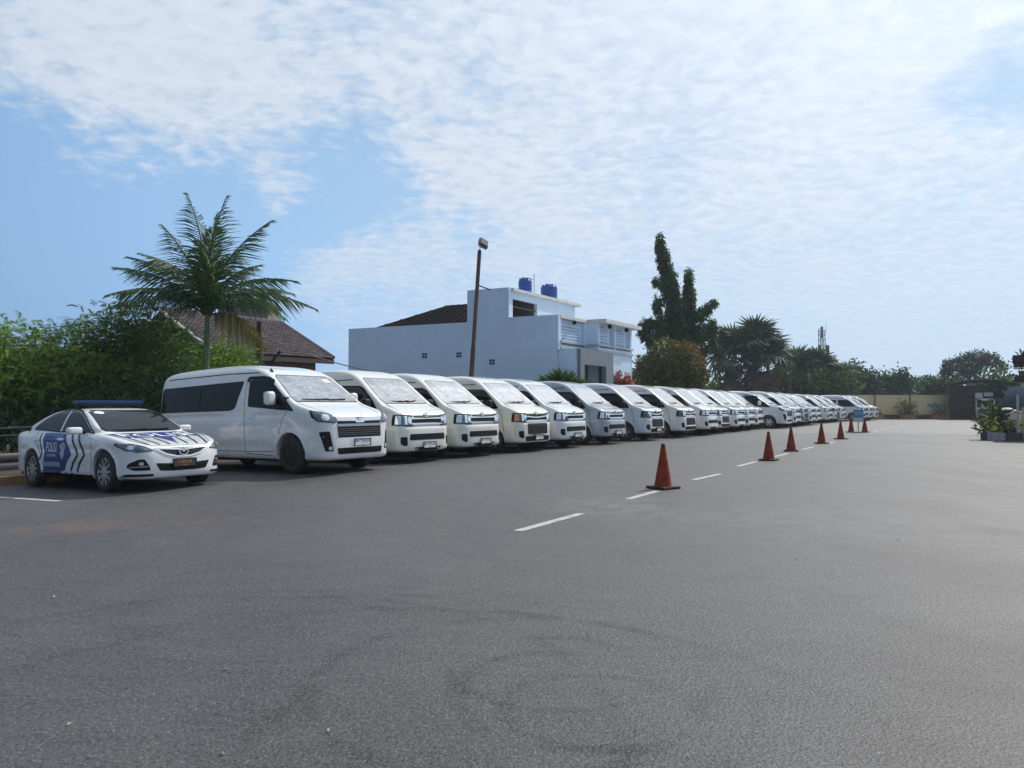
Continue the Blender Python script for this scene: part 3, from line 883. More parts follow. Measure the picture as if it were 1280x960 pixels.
def build_police():
    root = empty('police_car', (0, 0, 0))
    B = BM
    bo = link('body', BM.mesh('saloon_body', PAINT), root); bo.color = (.68, .70, .71, 1)
    MB().box((0, 0, .30), (ML - 1.0, MW - .44, .2)).build('underbody', UNDER, root)
    for x in (ML / 2 - .935, ML / 2 - 3.66):
        for y in (-.775, .775): put_wheel(root, WM, x, y, .328)
    # glass
    ws = [(-.66, 1.0), (-.45, .985), (.45, .985), (.66, 1.0), (.70, 1.03), (.60, 1.33), (.53, 1.365), (-.53, 1.365), (-.60, 1.33), (-.70, 1.03)]
    B.patch('windshield', ws, 'front', GLASS, root, .004, .07)
    B.strip('windshield_seal', ws + [ws[0]], .025, 'front', BLACK, root, .003)
    st = [(-.46 + .085 * math.cos(q * math.pi / 8), 1.325 + .022 * math.sin(q * math.pi / 8)) for q in range(16)]
    B.patch('windshield_sticker', st, 'front', INKW, root, .008, .05)
    for sd in ('side-', 'side+'):
        B.patch('front_side_window', [(1.50, .995), (1.62, 1.05), (1.95, 1.225), (2.2, 1.335), (2.42, 1.37), (2.60, 1.372), (2.63, 1.01)], sd, GLASS, root, .004, .06, r=.03)
        B.patch('rear_side_window', [(2.68, 1.372), (2.95, 1.355), (3.25, 1.29), (3.52, 1.19), (3.74, 1.08), (3.72, 1.055), (2.71, 1.015)], sd, GLASS, root, .004, .06, r=.03)
        B.strip('window_trim', [(1.42, .965), (1.6, .985), (2.65, 1.0), (3.78, 1.06)], .022, sd, BLACK, root, .005)
        B.strip('window_trim', [(1.45, .985), (1.93, 1.245), (2.2, 1.355), (2.45, 1.392), (2.95, 1.378), (3.28, 1.305), (3.56, 1.20), (3.78, 1.075)], .022, sd, BLACK, root, .004)
        B.strip('door_gap', [(2.66, 1.0), (2.68, .70), (2.70, .28), (1.42, .27)], .009, sd, SEAM, root)
        B.strip('door_gap', [(1.42, .95), (1.36, .75), (1.34, .50), (1.42, .27)], .009, sd, SEAM, root)
        B.strip('door_gap', [(3.58, 1.03), (3.52, .85), (3.30, .62), (3.20, .40), (3.12, .28), (2.70, .27)], .009, sd, SEAM, root)
        B.patch('sill_skirt', [(1.34, .29), (3.26, .29), (3.24, .19), (1.36, .19)], sd, PAINT, root, .014, .07, r=.02).color = (.68, .70, .71, 1)
        for a in (2.48, 3.48):
            B.patch('door_handle', [(a - .11, .885), (a + .11, .89), (a + .11, .85), (a - .11, .845)], sd, PAINT, root, .024, .05, r=.02).color = (.68, .70, .71, 1)
        # livery: blue panel with a point toward the nose, chevrons, thin tail chevron
        zt, zm, zb = .965, .60, .31
        def zz(dx): return [(2.42 - dx, zt), (2.34 - dx, .85), (2.12 - dx, zm), (2.32 - dx, .44), (2.42 - dx, zb)]
        pan = zz(0.06) + [(3.20, zb), (3.18, .44), (3.10, .62), (3.20, .86), (3.22, .985), (3.0, .985)]
        lv = B.patch('livery_panel', pan, sd, BLUE, root, .003, .07, .006)
        B.patch('livery_top_band', [(2.44, .955), (3.17, .975), (3.16, .87), (2.39, .85)], sd, mat('light_police_blue', (.015, .09, .33), rough=.35, coat=.2), lv, .005, .07, .004)
        for dx in (.30, .54):
            B.strip('livery_chevron', [(q[0] - .0, q[1]) for q in zz(dx)], .055, sd, NAVY, root, .0035)
        B.strip('livery_chevron', [(3.36, .985), (3.33, .86), (3.22, .63), (3.30, .5), (3.34, .42)], .035, sd, NAVY, root, .0035)
        for (a0, a1) in ((2.02, 2.10), (2.26, 2.34)):
            B.patch('sill_chevron', [(a0, .285), (a1, .285), (a1 + .07, .20), (a0 + .07, .20)], sd, NAVY, root, .0175, .05, .004)
        B.patch('livery_foot', [(2.50, .305), (3.22, .305), (3.24, .2), (2.52, .2)], sd, NAVY, root, .0175, .06, .004)
        rd = (-1, 0) if sd == 'side-' else (1, 0)
        B.text('livery_lettering', 'POLISI', .25, (2.83, .73), sd, INKW, lv, rd, .62, .0065, flip=(sd == 'side-'))
        B.text('livery_lettering', 'RESTA JAMBI', .07, (2.83, .575), sd, INKW, lv, rd, .85, .0065, flip=(sd == 'side-'))
        for k in range(11):
            a = 2.52 + k * .063
            B.patch('livery_block', [(a, .465), (a + .036, .465), (a + .036, .38), (a, .38)], sd, mat('pale_block', (.42, .46, .52), rough=.4), lv, .0065, .05, .003)
        # badge: pale shield with wings
        B.patch('livery_badge', [(2.39, .82), (2.34, .80), (2.28, .76), (2.30, .70), (2.36, .68), (2.31, .62), (2.36, .55), (2.41, .50), (2.46, .56), (2.50, .63), (2.44, .68), (2.51, .71), (2.52, .76), (2.44, .79)],
                sd, mat('badge_grey', (.34, .40, .48), rough=.4), lv, .0065, .05, .003)
    # bonnet livery
    B.patch('bonnet_band', [(.62, -.66), (1.12, -.73), (1.19, -.5), (1.20, .5), (1.12, .73), (.62, .66), (.68, .3), (.68, -.3)], 'top', BLUE, root, .003, .07, .006)
    B.text('bonnet_lettering', 'POLISI', .50, (.91, 0), 'top', INKW, root, (0, 1), .95, .007, flip=True)
    for k, y in enumerate((-.55, -.36, -.17, .17, .36, .55)):
        s = 1 if y > 0 else -1
        B.strip('bonnet_stripe', [(.63, y * 1.14), (.42, y * 1.05), (.18, y * .92)], .036, 'top', NAVY, root, .0035)
    B.patch('bonnet_point', [(.67, -.12), (.67, .15), (.34, .03), (.18, .0), (.34, -.02)], 'top', BLUE, root, .003, .06, .006)
    B.strip('bonnet_gap', [(1.16, -.74), (.7, -.74), (.3, -.62), (.15, -.48), (.13, 0), (.15, .48), (.3, .62), (.7, .74), (1.16, .74)], .009, 'top', SEAM, root, .003)
    # nose
    for s in (-1, 1):
        hp = [(s * .50, .665), (s * .60, .725), (s * .74, .775), (s * .855, .79), (s * .86, .765), (s * .80, .675), (s * .70, .64)]
        h = B.patch('headlight', hp, 'front', LENS, root, .006, .04, r=.02)
        B.patch('headlight_bulb', [(s * .68 + .046 * math.cos(q * math.pi / 7), .697 + .04 * math.sin(q * math.pi / 7)) for q in range(14)], 'front', LENSD, h, .011, .04)
        B.patch('headlight_bulb', [(s * .76 + .03 * math.cos(q * math.pi / 7), .715 + .03 * math.sin(q * math.pi / 7)) for q in range(14)], 'front', BULB, h, .011, .04)
        B.strip('headlight_trim', hp + [hp[0]], .010, 'front', BLACK, h, .009)
        f = B.patch('fog_lamp', [(s * .54, .345), (s * .57, .43), (s * .62, .525), (s * .68, .53), (s * .78, .47), (s * .80, .40), (s * .74, .345)], 'front', BLACK, root, .005, .05, r=.03)
        B.strip('fog_trim', [(s * .58, .41), (s * .68, .405), (s * .77, .40)], .014, 'front', ALLOY, f, .012)
        B.patch('fog_bulb', [(s * .66 + .03 * math.cos(q * math.pi / 5), .455 + .03 * math.sin(q * math.pi / 5)) for q in range(10)], 'front', BULB, f, .011, .04)
        B.patch('bumper_lip', [(s * .50, .285), (s * .80, .29), (s * .82, .25), (s * .50, .25)], 'front', BLACK, root, .01, .06, r=.01)
        wiper(B, root, [(s * .2 - .38, 1.0), (s * .2, .995), (s * .2 + .25, 1.01)])
        m = mirror(root, ML / 2 - 1.70, s * .99, 1.015, s, PAINT, (.13, .24, .125))
        m.color = (.68, .70, .71, 1)
    g = B.patch('upper_grille', [(-.47, .685), (-.44, .695), (.44, .695), (.47, .685), (.30, .60), (.12, .555), (-.12, .555), (-.30, .60)], 'front', BLACK, root, .004, .05)
    B.strip('grille_surround', [(-.47, .69), (-.30, .595), (-.12, .55), (.12, .55), (.30, .595), (.47, .69)], .026, 'front', PAINT, g, .014)
    for c in g.children: c.color = (.68, .70, .71, 1)
    B.strip('grille_wing', [(-.44, .692), (-.16, .672), (0, .665), (.16, .672), (.44, .692)], .022, 'front', CHROME, g, .016)
    B.patch('lower_intake', [(-.47, .455), (-.2, .44), (.2, .44), (.47, .455), (.40, .33), (.2, .315), (-.2, .315), (-.40, .33)], 'front', BLACK, root, .004, .06, r=.02)
    for z in (.41, .365): B.strip('intake_bar', [(-.41, z), (.41, z)], .012, 'front', BLACK, root, .012)
    ex = B.project(np.array([(0.0, .635)]), 'front')[0][0][0]
    e = MB(); oval(e, (ex + .022, 0, .635), .078, .062, .008, 20, .12)
    e.tube([(ex + .02, -.074, .65), (ex + .024, -.035, .655), (ex + .026, 0, .622), (ex + .024, .035, .655), (ex + .02, .074, .65)], [.005, .010, .011, .010, .005], 6)
    e.build('emblem', CHROME, root)
    px_ = B.project(np.array([(0.0, .46)]), 'front')[0][0][0]
    plate(root, px_ + .03, .445, .40, .125, -.06, PLATEB, INKO, '1154-XI', 'XI 28')
    # roof light bar on two feet
    lb = MB().box((0, 0, 0), (.24, 1.22, .068), .026).build('light_bar', mat('blue_lamp_cover', (.006, .045, .15), rough=.25, coat=.25, spec=.3), root)
    lb.location = (ML / 2 - 2.55, 0, 1.535)
    MB().box((0, 0, -.055), (.26, 1.16, .03), .008).build('light_bar_base', BLACK, lb)
    for s in (-1, 1): MB().box((0, s * .48, -.082), (.16, .07, .05), .01).build('light_bar_foot', BLACK, lb)
    MB().tube([(ML / 2 - 3.3, 0, 1.37), (ML / 2 - 3.36, 0, 1.85)], [.012, .004], 6).build('roof_aerial', BLACK, root)
    return root
# ------------------------------------------------------------------ the ground
def asphalt_material():
    m = bpy.data.materials.new('asphalt')
    m.use_nodes = True
    t = NT(m.node_tree); b = m.node_tree.nodes['Principled BSDF']
    tcn = t.n('ShaderNodeTexCoord'); p = tcn.outputs['Object']
    big = t.noise(p, .11, 5, .6, .6)
    mid = t.noise(t.vmath('MULTIPLY', p, (1.0, .45, 1.0)), .9, 6, .65, .8)
    drag = t.noise(t.vmath('MULTIPLY', t.vmath('ADD', p, t.vmath('SCALE', t.noise(p, .35, 2, .5, out='Color'), scale=2.2)), (.8, 3.4, 1.0)), 1.7, 6, .72)
    fine = t.noise(p, 48, 4, .85)
    fine2 = t.noise(p, 21, 3, .7)
    val = t.math('ADD', t.lin(big, .3, .7, -.010, .012), t.lin(mid, .3, .7, -.007, .008))
    val = t.math('ADD', val, t.lin(drag, .35, .65, -.008, .006))
    val = t.math('ADD', val, t.lin(fine, .3, .7, -.046, .054))
    val = t.math('ADD', val, t.lin(fine2, .3, .7, -.010, .010))
    vo = t.n('ShaderNodeTexVoronoi'); vo.inputs['Scale'].default_value = 70; m.node_tree.links.new(p, vo.inputs['Vector'])
    chip = t.math('MULTIPLY', t.smooth(vo.outputs['Distance'], .10, .26, 1, 0), t.smooth(t.noise(p, 31, 2, .5), .48, .60))
    val = t.math('MAXIMUM', t.math('ADD', val, .044), .008)
    # tyre scrub: loops and long sweeping arcs left by turning cars
    wob = t.vmath('ADD', p, t.vmath('SCALE', t.vmath('SUBTRACT', t.noise(p, 1.3, 3, .6, out='Color'), (.5, .5, .5)), scale=.22))
    brk = t.smooth(t.noise(p, 2.1, 4, .6), .36, .6)
    gr = t.lin(t.noise(p, 26, 3, .7), .3, .7, .2, 1.2)
    for (px, py, rad, w, k) in ((690, 838, .50, .022, .034), (720, 868, .55, .030, .034), (745, 885, .40, .025, .032), (640, 845, .95, .03, .022), (650, 860, 1.04, .025, .020), (560, 905, .75, .025, .018), (300, 1100, 2.6, .03, .011), (300, 1104, 2.78, .025, .010), (300, 1130, 3.05, .03, .010),
                                (120, 1260, 3.3, .035, .012), (120, 1260, 3.5, .03, .011), (900, 1100, 3.4, .04, .007), (640, 700, 7.2, .06, .005), (760, 660, 8.6, .07, .004), (200, 900, 1.9, .03, .022), (210, 915, 2.15, .03, .020), (420, 1000, 2.2, .03, .02)):
        c = G(px, py)
        dd = t.vmath('DISTANCE', wob, (c.x, c.y, 0))
        ring = t.smooth(t.math('ABSOLUTE', t.math('SUBTRACT', dd, rad)), w * .5, w * 2.2, 1, 0)
        val = t.math('SUBTRACT', val, t.math('MULTIPLY', t.math('MULTIPLY', t.math('MULTIPLY', ring, brk), gr), k * .68))
    col = t.vmath('MULTIPLY', t.comb(val, val, val), (1.0, .985, 1.045))
    # a patch of brown soil washed onto the asphalt, a pale worn strip along the dashes
    for (px, py, rx, ry, c3, k) in ((105, 653, 2.0, .7, (.105, .062, .046), .75), (760, 632, 1.3, 1.3, (.15, .145, .14), .45), (960, 650, 3.0, 2.2, (.085, .083, .085), .5)):
        c = G(px, py)
        q = t.vmath('MULTIPLY', t.vmath('SUBTRACT', wob, (c.x, c.y, 0)), (1 / rx, 1 / ry, 0))
        f = t.math('MULTIPLY', t.smooth(t.vmath('LENGTH', q), .15, 1.0, k, 0), t.smooth(t.noise(p, 3.2, 5, .65), .38, .62))
        col = t.mix(f, col, c3 + (1,))
    # the paler concrete yard far ahead
    spz = t.n('ShaderNodeSeparateXYZ'); m.node_tree.links.new(wob, spz.inputs[0])
    edge = t.math('ADD', spz.outputs[1], t.math('MULTIPLY', spz.outputs[0], .10))
    far = t.smooth(edge, 33.0, 36.2)
    far = t.math('MULTIPLY', far, t.smooth(t.math('SUBTRACT', spz.outputs[0], t.math('MULTIPLY', spz.outputs[1], .36)), -1.0, 1.5))
    conc = t.vmath('SCALE', (.165, .16, .155), scale=t.lin(mid, .3, .7, .8, 1.15))
    col = t.mix(t.math('MULTIPLY', far, .45), col, conc)
    col = t.mix(chip, col, (.27, .265, .26, 1))
    m.node_tree.links.new(col, b.inputs['Base Color'])
    m.node_tree.links.new(t.lin(mid, .3, .7, .50, .66), b.inputs['Roughness'])
    b.inputs['Specular IOR Level'].default_value = .55
    bn = t.n('ShaderNodeBump'); bn.inputs['Strength'].default_value = .8; bn.inputs['Distance'].default_value = .006
    hh = t.math('ADD', t.math('MULTIPLY', fine, 1.0), t.math('MULTIPLY', vo.outputs['Distance'], .6))
    m.node_tree.links.new(hh, bn.inputs['Height']); m.node_tree.links.new(bn.outputs[0], b.inputs['Normal'])
    return m
def ground_sheet():
    sv = [-420, -60, -30, -15, -10, -8.6, -8, -7, -6, -5, -4.2, -3.6, -3, 0, 15, 30, 50, 75, 100, 150, 420]
    dv = [-420, -150, -60, -30, -15, -8, -4, -3.5, -3, -2.5, -2, -1.5, -1, -.5, 0, .15, .3, .45, .7, 1.2, 2, 3, 4.5, 6, 7.5, 8.2, 9, 12, 20, 40, 100, 420]
    V, F = [], []
    for s in sv:
        for d in dv:
            p = P0 + rv * s - nv * d
            V.append((p.x, p.y, gz(p.x, p.y)))
    n = len(dv)
    for i in range(len(sv) - 1):
        for j in range(n - 1):
            F.append((i * n + j, i * n + j + 1, (i + 1) * n + j + 1, (i + 1) * n + j))
    F = [f if (Vector(V[f[1]]) - Vector(V[f[0]])).cross(Vector(V[f[2]]) - Vector(V[f[0]])).z > 0 else f[::-1] for f in F]
    return link('asphalt', raw_mesh('asphalt', np.array(V), F, asphalt_material(), True))
asphalt = tag(ground_sheet(), 'grey worn asphalt of the parking lot with tyre marks', kind='structure')
# painted marks, each a thin sheet of its own on the asphalt
PAINTW = mat('worn_road_paint', (.36, .36, .355), rough=.7, var=.3, vscale=9, dirt=.9, dscale=7.0, dcol=(.07, .07, .072))
def mark(name, corners, m=PAINTW, dz_=.004):
    # corners: two at one end, two at the other; cut along the length so that it follows the ground
    a0, a1, b1, b0 = corners
    n = max(1, int((b0 - a0).length / .25))
    V, F = [], []
    for i in range(n + 1):
        for e0, e1 in ((a0, b0), (a1, b1)):
            p = e0 + (e1 - e0) * (i / n)
            z = gz(p.x, p.y)
            V += [(p.x, p.y, z + dz_), (p.x, p.y, z + .001)]
    for i in range(n):
        k = 4 * i
        F += [[k, k + 2, k + 6, k + 4], [k + 1, k, k + 4, k + 5], [k + 2, k + 3, k + 7, k + 6]]
    F += [[0, 1, 3, 2], [4 * n, 4 * n + 2, 4 * n + 3, 4 * n + 1]]
    if (Vector(V[2]) - Vector(V[0])).cross(Vector(V[4]) - Vector(V[0])).z < 0: F = [f[::-1] for f in F]
    return link(name, raw_mesh(name, np.array(V), F, m), asphalt)
def dash(x0, y0, x1, y1, w=.105):
    a, b = G(x0, y0), G(x1, y1)
    d = (b - a).normalized(); n = Vector((-d.y, d.x, 0)) * w / 2
    return mark('lane_dash', [a + n, a - n, b - n, b + n])
for q in ((647, 664, 727, 642), (785, 624, 821, 614), (867, 600, 900, 592.5), (922, 583, 946, 577), (968, 571, 985, 567), (1003, 562, 1017, 558.5), (1033, 555, 1043, 552.5), (1091, 539.5, 1097, 538), (1100, 537, 1107, 535.4), (1110, 534.7, 1118, 533.2), (1122, 532.4, 1132, 530.8)):
    dash(*q)
a, b = GG(-60, 617.5), GG(74, 626.5)
d_ = (b - a).normalized(); n_ = Vector((-d_.y, d_.x, 0)) * .05
mark('parking_line', [a + n_, a - n_, b - n_, b + n_])
for s in ():                                                # bay lines between the parked cars
    p, q = P0 + rv * s + nv * (-.4), P0 + rv * s + nv * (-5.2)
    e = rv * .05
    mark('parking_line', [p + e, p - e, q - e, q + e])

# ------------------------------------------------------------------ parking the vehicles
def finish(root, col):
    KIDS[root] = list(root.children)
    for c in root.children:
        if c.name.split('.')[0] in ('body', 'mirror', 'sill_skirt'): c.color = col
        KIDS[c] = list(c.children)
for r_ in (H_BRIGHT, H_DARK, Q_BLACK, Q_STEEL): finish(r_, (.78, .78, .78, 1))
def park(root, front, heading, L):
    """front: ground point under the middle of the nose; heading: direction the nose points, clockwise from +x in degrees; tilt follows the ground"""
    h = Vector((math.cos(R(heading)), -math.sin(R(heading)), 0))
    rear = front - h * L
    f_ax, r_ax = front - h * 1.0, front - h * (L - 1.2)
    zf, zr = gz(f_ax.x, f_ax.y), gz(r_ax.x, r_ax.y)
    pitch = math.atan2(zf - zr, (L - 2.2))
    c = front - h * (L / 2)
    zc = (zf + zr) / 2 + (math.tan(pitch) * ((L - 2.2) / 2 + 1.0 - L / 2))
    root.location = (c.x, c.y, zc)
    root.rotation_euler = (0, -pitch, -R(heading))
WHITE, CREAM, SILVER, PEARL = (.67, .69, .70, 1), (.63, .64, .595, 1), (.29, .335, .39, 1), (.59, .63, .66, 1)
# row list: metres along the row, nose setback, kind, paint, label
vans = [
 (0.0, None, 'B', CREAM, 'cream white high-roof van parked right beside the snub-nosed minibus with black wheels'),
 (2.35, None, 'B', CREAM, 'cream white van under the power line end, second high-roof van beyond the snub-nosed minibus'),
 (4.9, None, 'D', (.65, .645, .58, 1), 'cream van with smoked lamps and black lower grille, in front of the brown lamp post'),
 (7.3, None, 'B', PEARL, 'pearl white van with bright bumper just beyond the cream van with the black grille'),
 (10.2, None, 'B', SILVER, 'silver blue grey van in front of the spiky green plant'),
 (13.5, None, 'D', PEARL, 'white van with smoked lamps and black grille, beside the silver van'),
 (16.8, None, 'D', (.66, .67, .64, 1), 'white van with black grille in front of the grey porch and orange bush'),
 (19.6, None, 'B', (.63, .64, .62, 1), 'off-white van with bright bumper, just beyond the van at the orange bush'),
 (22.0, None, 'D', WHITE, 'white van with a black nose grille in front of the round red-topped tree'),
 (24.6, None, 'B', WHITE, 'bright-nosed white van, second beyond the one at the round red-topped tree'),
 (27.0, None, 'B', PEARL, 'pearl white van, third from the first minibus with silver wheels on its near side'),
 (29.4, None, 'B', WHITE, 'white van standing tight against the near side of the snub-nosed minibus with silver wheels'),
 (32.3, None, 'Q', WHITE, 'white snub-nosed minibus with silver wheels sticking out of the middle of the row'),
 (35.0, None, 'B', WHITE, 'white van on the far side of the snub-nosed minibus with silver wheels'),
 (37.6, None, 'D', SILVER, 'silver van with a dark nose, second beyond the snub-nosed minibus with silver wheels'),
 (40.2, None, 'B', PEARL, 'pearl white van, third beyond the snub-nosed minibus with silver wheels'),
 (42.7, None, 'B', WHITE, 'white van, fourth beyond the snub-nosed minibus with silver wheels'),
 (47.3, None, 'B', CREAM, 'creamy van just past a gap, third before the large gap near the wall'),
 (50.2, None, 'D', WHITE, 'dark-grilled white van, second before the large gap near the wall'),
 (52.9, None, 'B', WHITE, 'white van last before the large gap near the wall'),
 (57.0, None, 'B', PEARL, 'pearl van showing its long side behind the blue sign board'),
 (59.5, None, 'B', WHITE, 'white van between the one behind the blue sign board and the last of the row'),
 (62.0, None, 'B', WHITE, 'white van at the far end of the row, closest to the beige wall'),
]
nose_px = [558.6, 624, 687.3, 733, 781.7, 830, 870, 897, 912, 931, 943.6, 954.5, 990, 1000.6, 1010, 1019.4, 1026, 1040, 1049, 1057, 1084, 1090.5, 1098]
GROUP = 'white vans parked in a row'
used_b = used_d = used_q = False
for (s, _, kind, paint, label), px in zip(vans, nose_px):
    t = (px - 640) / FPX
    hd = 35.0 + random.uniform(-.8, .8)
    # the far front corner of the bonnet lies on the sight line through its pixel
    base = P0 + rv * (s * .94)
    b_ = (t * base.y - base.x) / (nv.x - t * nv.y)
    b_ = max(min(b_, 2.4), -1.2)
    corner = base + nv * b_
    front = corner - rv * .72 + nv * .10
    if kind == 'Q':
        r_ = Q_STEEL if not used_q else copy_tree(Q_STEEL); used_q = True; L = QL
    elif kind == 'D':
        r_ = H_DARK if not used_d else copy_tree(H_DARK); used_d = True; L = HL
    else:
        r_ = H_BRIGHT if not used_b else copy_tree(H_BRIGHT); used_b = True; L = HL
    park(r_, front, hd, L)
    for c in COL.objects:
        if c.parent == r_ and c.name.split('.')[0] == 'body': c.color = paint
    tag(r_, label, 'van', GROUP)
    r_['plate_no'] = 0
    if s < 16: VANPLATES = globals().setdefault('VANPLATES', []); VANPLATES.append((r_, kind))
    del r_['plate_no']
for c in list(COL.objects):
    if c.parent == VANPLATES[2][0] and c.name.split('.')[0] == 'headlight':
        for q in COL.objects:
            if q.parent == c and q.name.split('.')[0] == 'indicator':
                q.data = q.data.copy(); q.data.materials[0] = AMBER
txts = ['BH 7031 AU', 'BH 7164 JU', 'BH 7270 MU', 'BH 7508 NU', 'BH 7045 AU', 'BH 7382 JU']
for (r_, kind), tx in zip(VANPLATES, txts):
    plate(r_, HL / 2 + .02, .40 if kind == 'B' else .41, .42, .135, 0.0, PLATEW, INKB, tx, '05 28')
fw = GG(363, 593)
h1 = Vector((math.cos(R(34.8)), -math.sin(R(34.8)), 0)); l1 = Vector((math.sin(R(34.8)), math.cos(R(34.8)), 0))
park(Q_BLACK, fw + h1 * 1.0 + l1 * .93, 34.8, QL)
for c in Q_BLACK.children:
    if c.name.split('.')[0] in ('body', 'mirror'): c.color = WHITE
tag(Q_BLACK, 'white snub-nosed minibus with black wheels parked next to the police car', 'van', GROUP)
POL = build_police()
fp = GG(128.5, 616.6)
hp = 34.6
h2 = Vector((math.cos(R(hp)), -math.sin(R(hp)), 0)); l2 = Vector((math.sin(R(hp)), math.cos(R(hp)), 0))
park(POL, fp + h2 * .935 + l2 * .88, hp, ML)
tag(POL, 'white and blue police saloon with a blue roof light bar', 'police car')

# ------------------------------------------------------------------ traffic cones
CONE = mat('cone_orange', (.215, .036, .014), rough=.8, spec=.2, var=.3, vscale=7, dirt=.65)
CONEB = mat('cone_black_rubber', (.03, .028, .028), rough=.8, var=.3, vscale=9)
def build_cone():
    root = empty('traffic_cone')
    b = MB(); b.lathe([(.145, .035), (.135, .06), (.034, .66), (.030, .69), (.018, .70), (.0, .70)], 28)
    b.build('cone_body', CONE, root, True)
    MB().box((0, 0, .018), (.40, .40, .034), .012).build('cone_base', CONEB, root)
    t = MB(); t.lathe([(.0375, .645), (.033, .692), (.015, .708), (.0, .708)], 20); t.build('cone_tip', CONEB, root, True)
    c = MB(); c.lathe([(.111, .215), (.107, .24), (.104, .24), (.108, .215)], 28); c.build('cone_rib', CONE, root, True)
    KIDS[root] = list(root.children)
    return root
cone0 = build_cone()
clist = [((829, 611.5), 'nearest orange cone, standing alone before the first long gap', .02), ((961, 576.5), 'second nearest orange cone, dark and faded', -.02), ((989, 565), 'third orange cone, close behind the dark faded one', .03), ((1027, 555.5), 'fourth orange cone along the dashed line', 0),
         ((1051, 550), 'fifth orange cone, last before the blue sign board', .02), ((1064, 541.5), 'small far cone on the left side of the blue sign board', 0), ((1081, 541.5), 'small far cone on the right side of the blue sign board', .01)]
for i, ((px, py), lab, tilt) in enumerate(clist):
    c = cone0 if i == 0 else copy_tree(cone0)
    p = G(px, py - 1.0)
    c.location = (p.x, p.y, .004); c.rotation_euler = (0, tilt * .3, R(35 + i * 17))
    k = (1.0, .97, .98, 1.0, .99, 1.02, 1.02)[i]
    tag(c, lab, 'traffic cone', 'orange cones along the dashed line')
    c.scale = (k, k, k)
# blue sign board on a post between the two far cones
p = G(1073, 541)
sg = empty('sign_board', (p.x, p.y, 0), R(-8), label='blue sign board on a thin post between two small far cones', cat='sign')
MB().lathe([(.0, 0), (.30, .0), (.30, .03), (.0, .05)], 20).box((0, 0, .02), (.62, .14, .035)).build('sign_base', CONEB, sg)
MB().tube([(0, 0, .03), (0, 0, 1.05)], .022, 8).build('sign_post', mat('grey_metal', (.22, .23, .24), rough=.5, metal=.6, var=.2), sg)
bd = MB().box((0, -.03, .92), (.46, .03, .36), .008).build('sign_face', mat('sign_blue', (.08, .20, .38), rough=.4, var=.1), sg)
MB().box((0, -.03, .63), (.46, .028, .20), .006).build('sign_strip', mat('sign_pale', (.42, .52, .62), rough=.4), sg)
pi = MB(); pi.pbox((-.17, -.048, .95), (.17, 0, 0), (0, .004, 0), (0, 0, .03)); pi.pbox((-.14, -.048, .86), (.13, 0, 0), (0, .004, 0), (0, 0, .02))
oval_pts = [(.10 + .07 * math.cos(k * math.pi / 8), -.046, .94 + .07 * math.sin(k * math.pi / 8)) for k in range(17)]
pi.tube(oval_pts, .009, 5, False); pi.build('sign_marks', INKW, bd)
# ------------------------------------------------------------------ leaves
def leaf_mat(name, c, isl=.45, trans=.28, rough=.5):
    m = mat(name, c, rough=max(rough, .6), island=isl, var=.25, vscale=.9, trans=trans, spec=.2, coords='Object')
    return m
def rand_dirs(n):
    v = rng.normal(size=(n, 3)); return v / np.linalg.norm(v, axis=1, keepdims=True)
def blades(P, D, U, L, Wd, droop=0.0):
    """thin leaf quads (diamond outline): base P, direction D, side U; returns V, F"""
    n = len(P)
    L = np.broadcast_to(np.asarray(L, float), (n,))[:, None]; Wd = np.broadcast_to(np.asarray(Wd, float), (n,))[:, None]
    S = np.cross(D, U); S /= np.maximum(np.linalg.norm(S, axis=1, keepdims=True), 1e-6)
    mid = P + D * L * .5
    tip = P + D * L; tip[:, 2] -= (droop * L[:, 0]); mid[:, 2] -= droop * L[:, 0] * .25
    V = np.stack([P, mid + S * Wd / 2, tip, mid - S * Wd / 2], 1).reshape(-1, 3)
    F = np.arange(4 * n).reshape(n, 4)
    return V, F
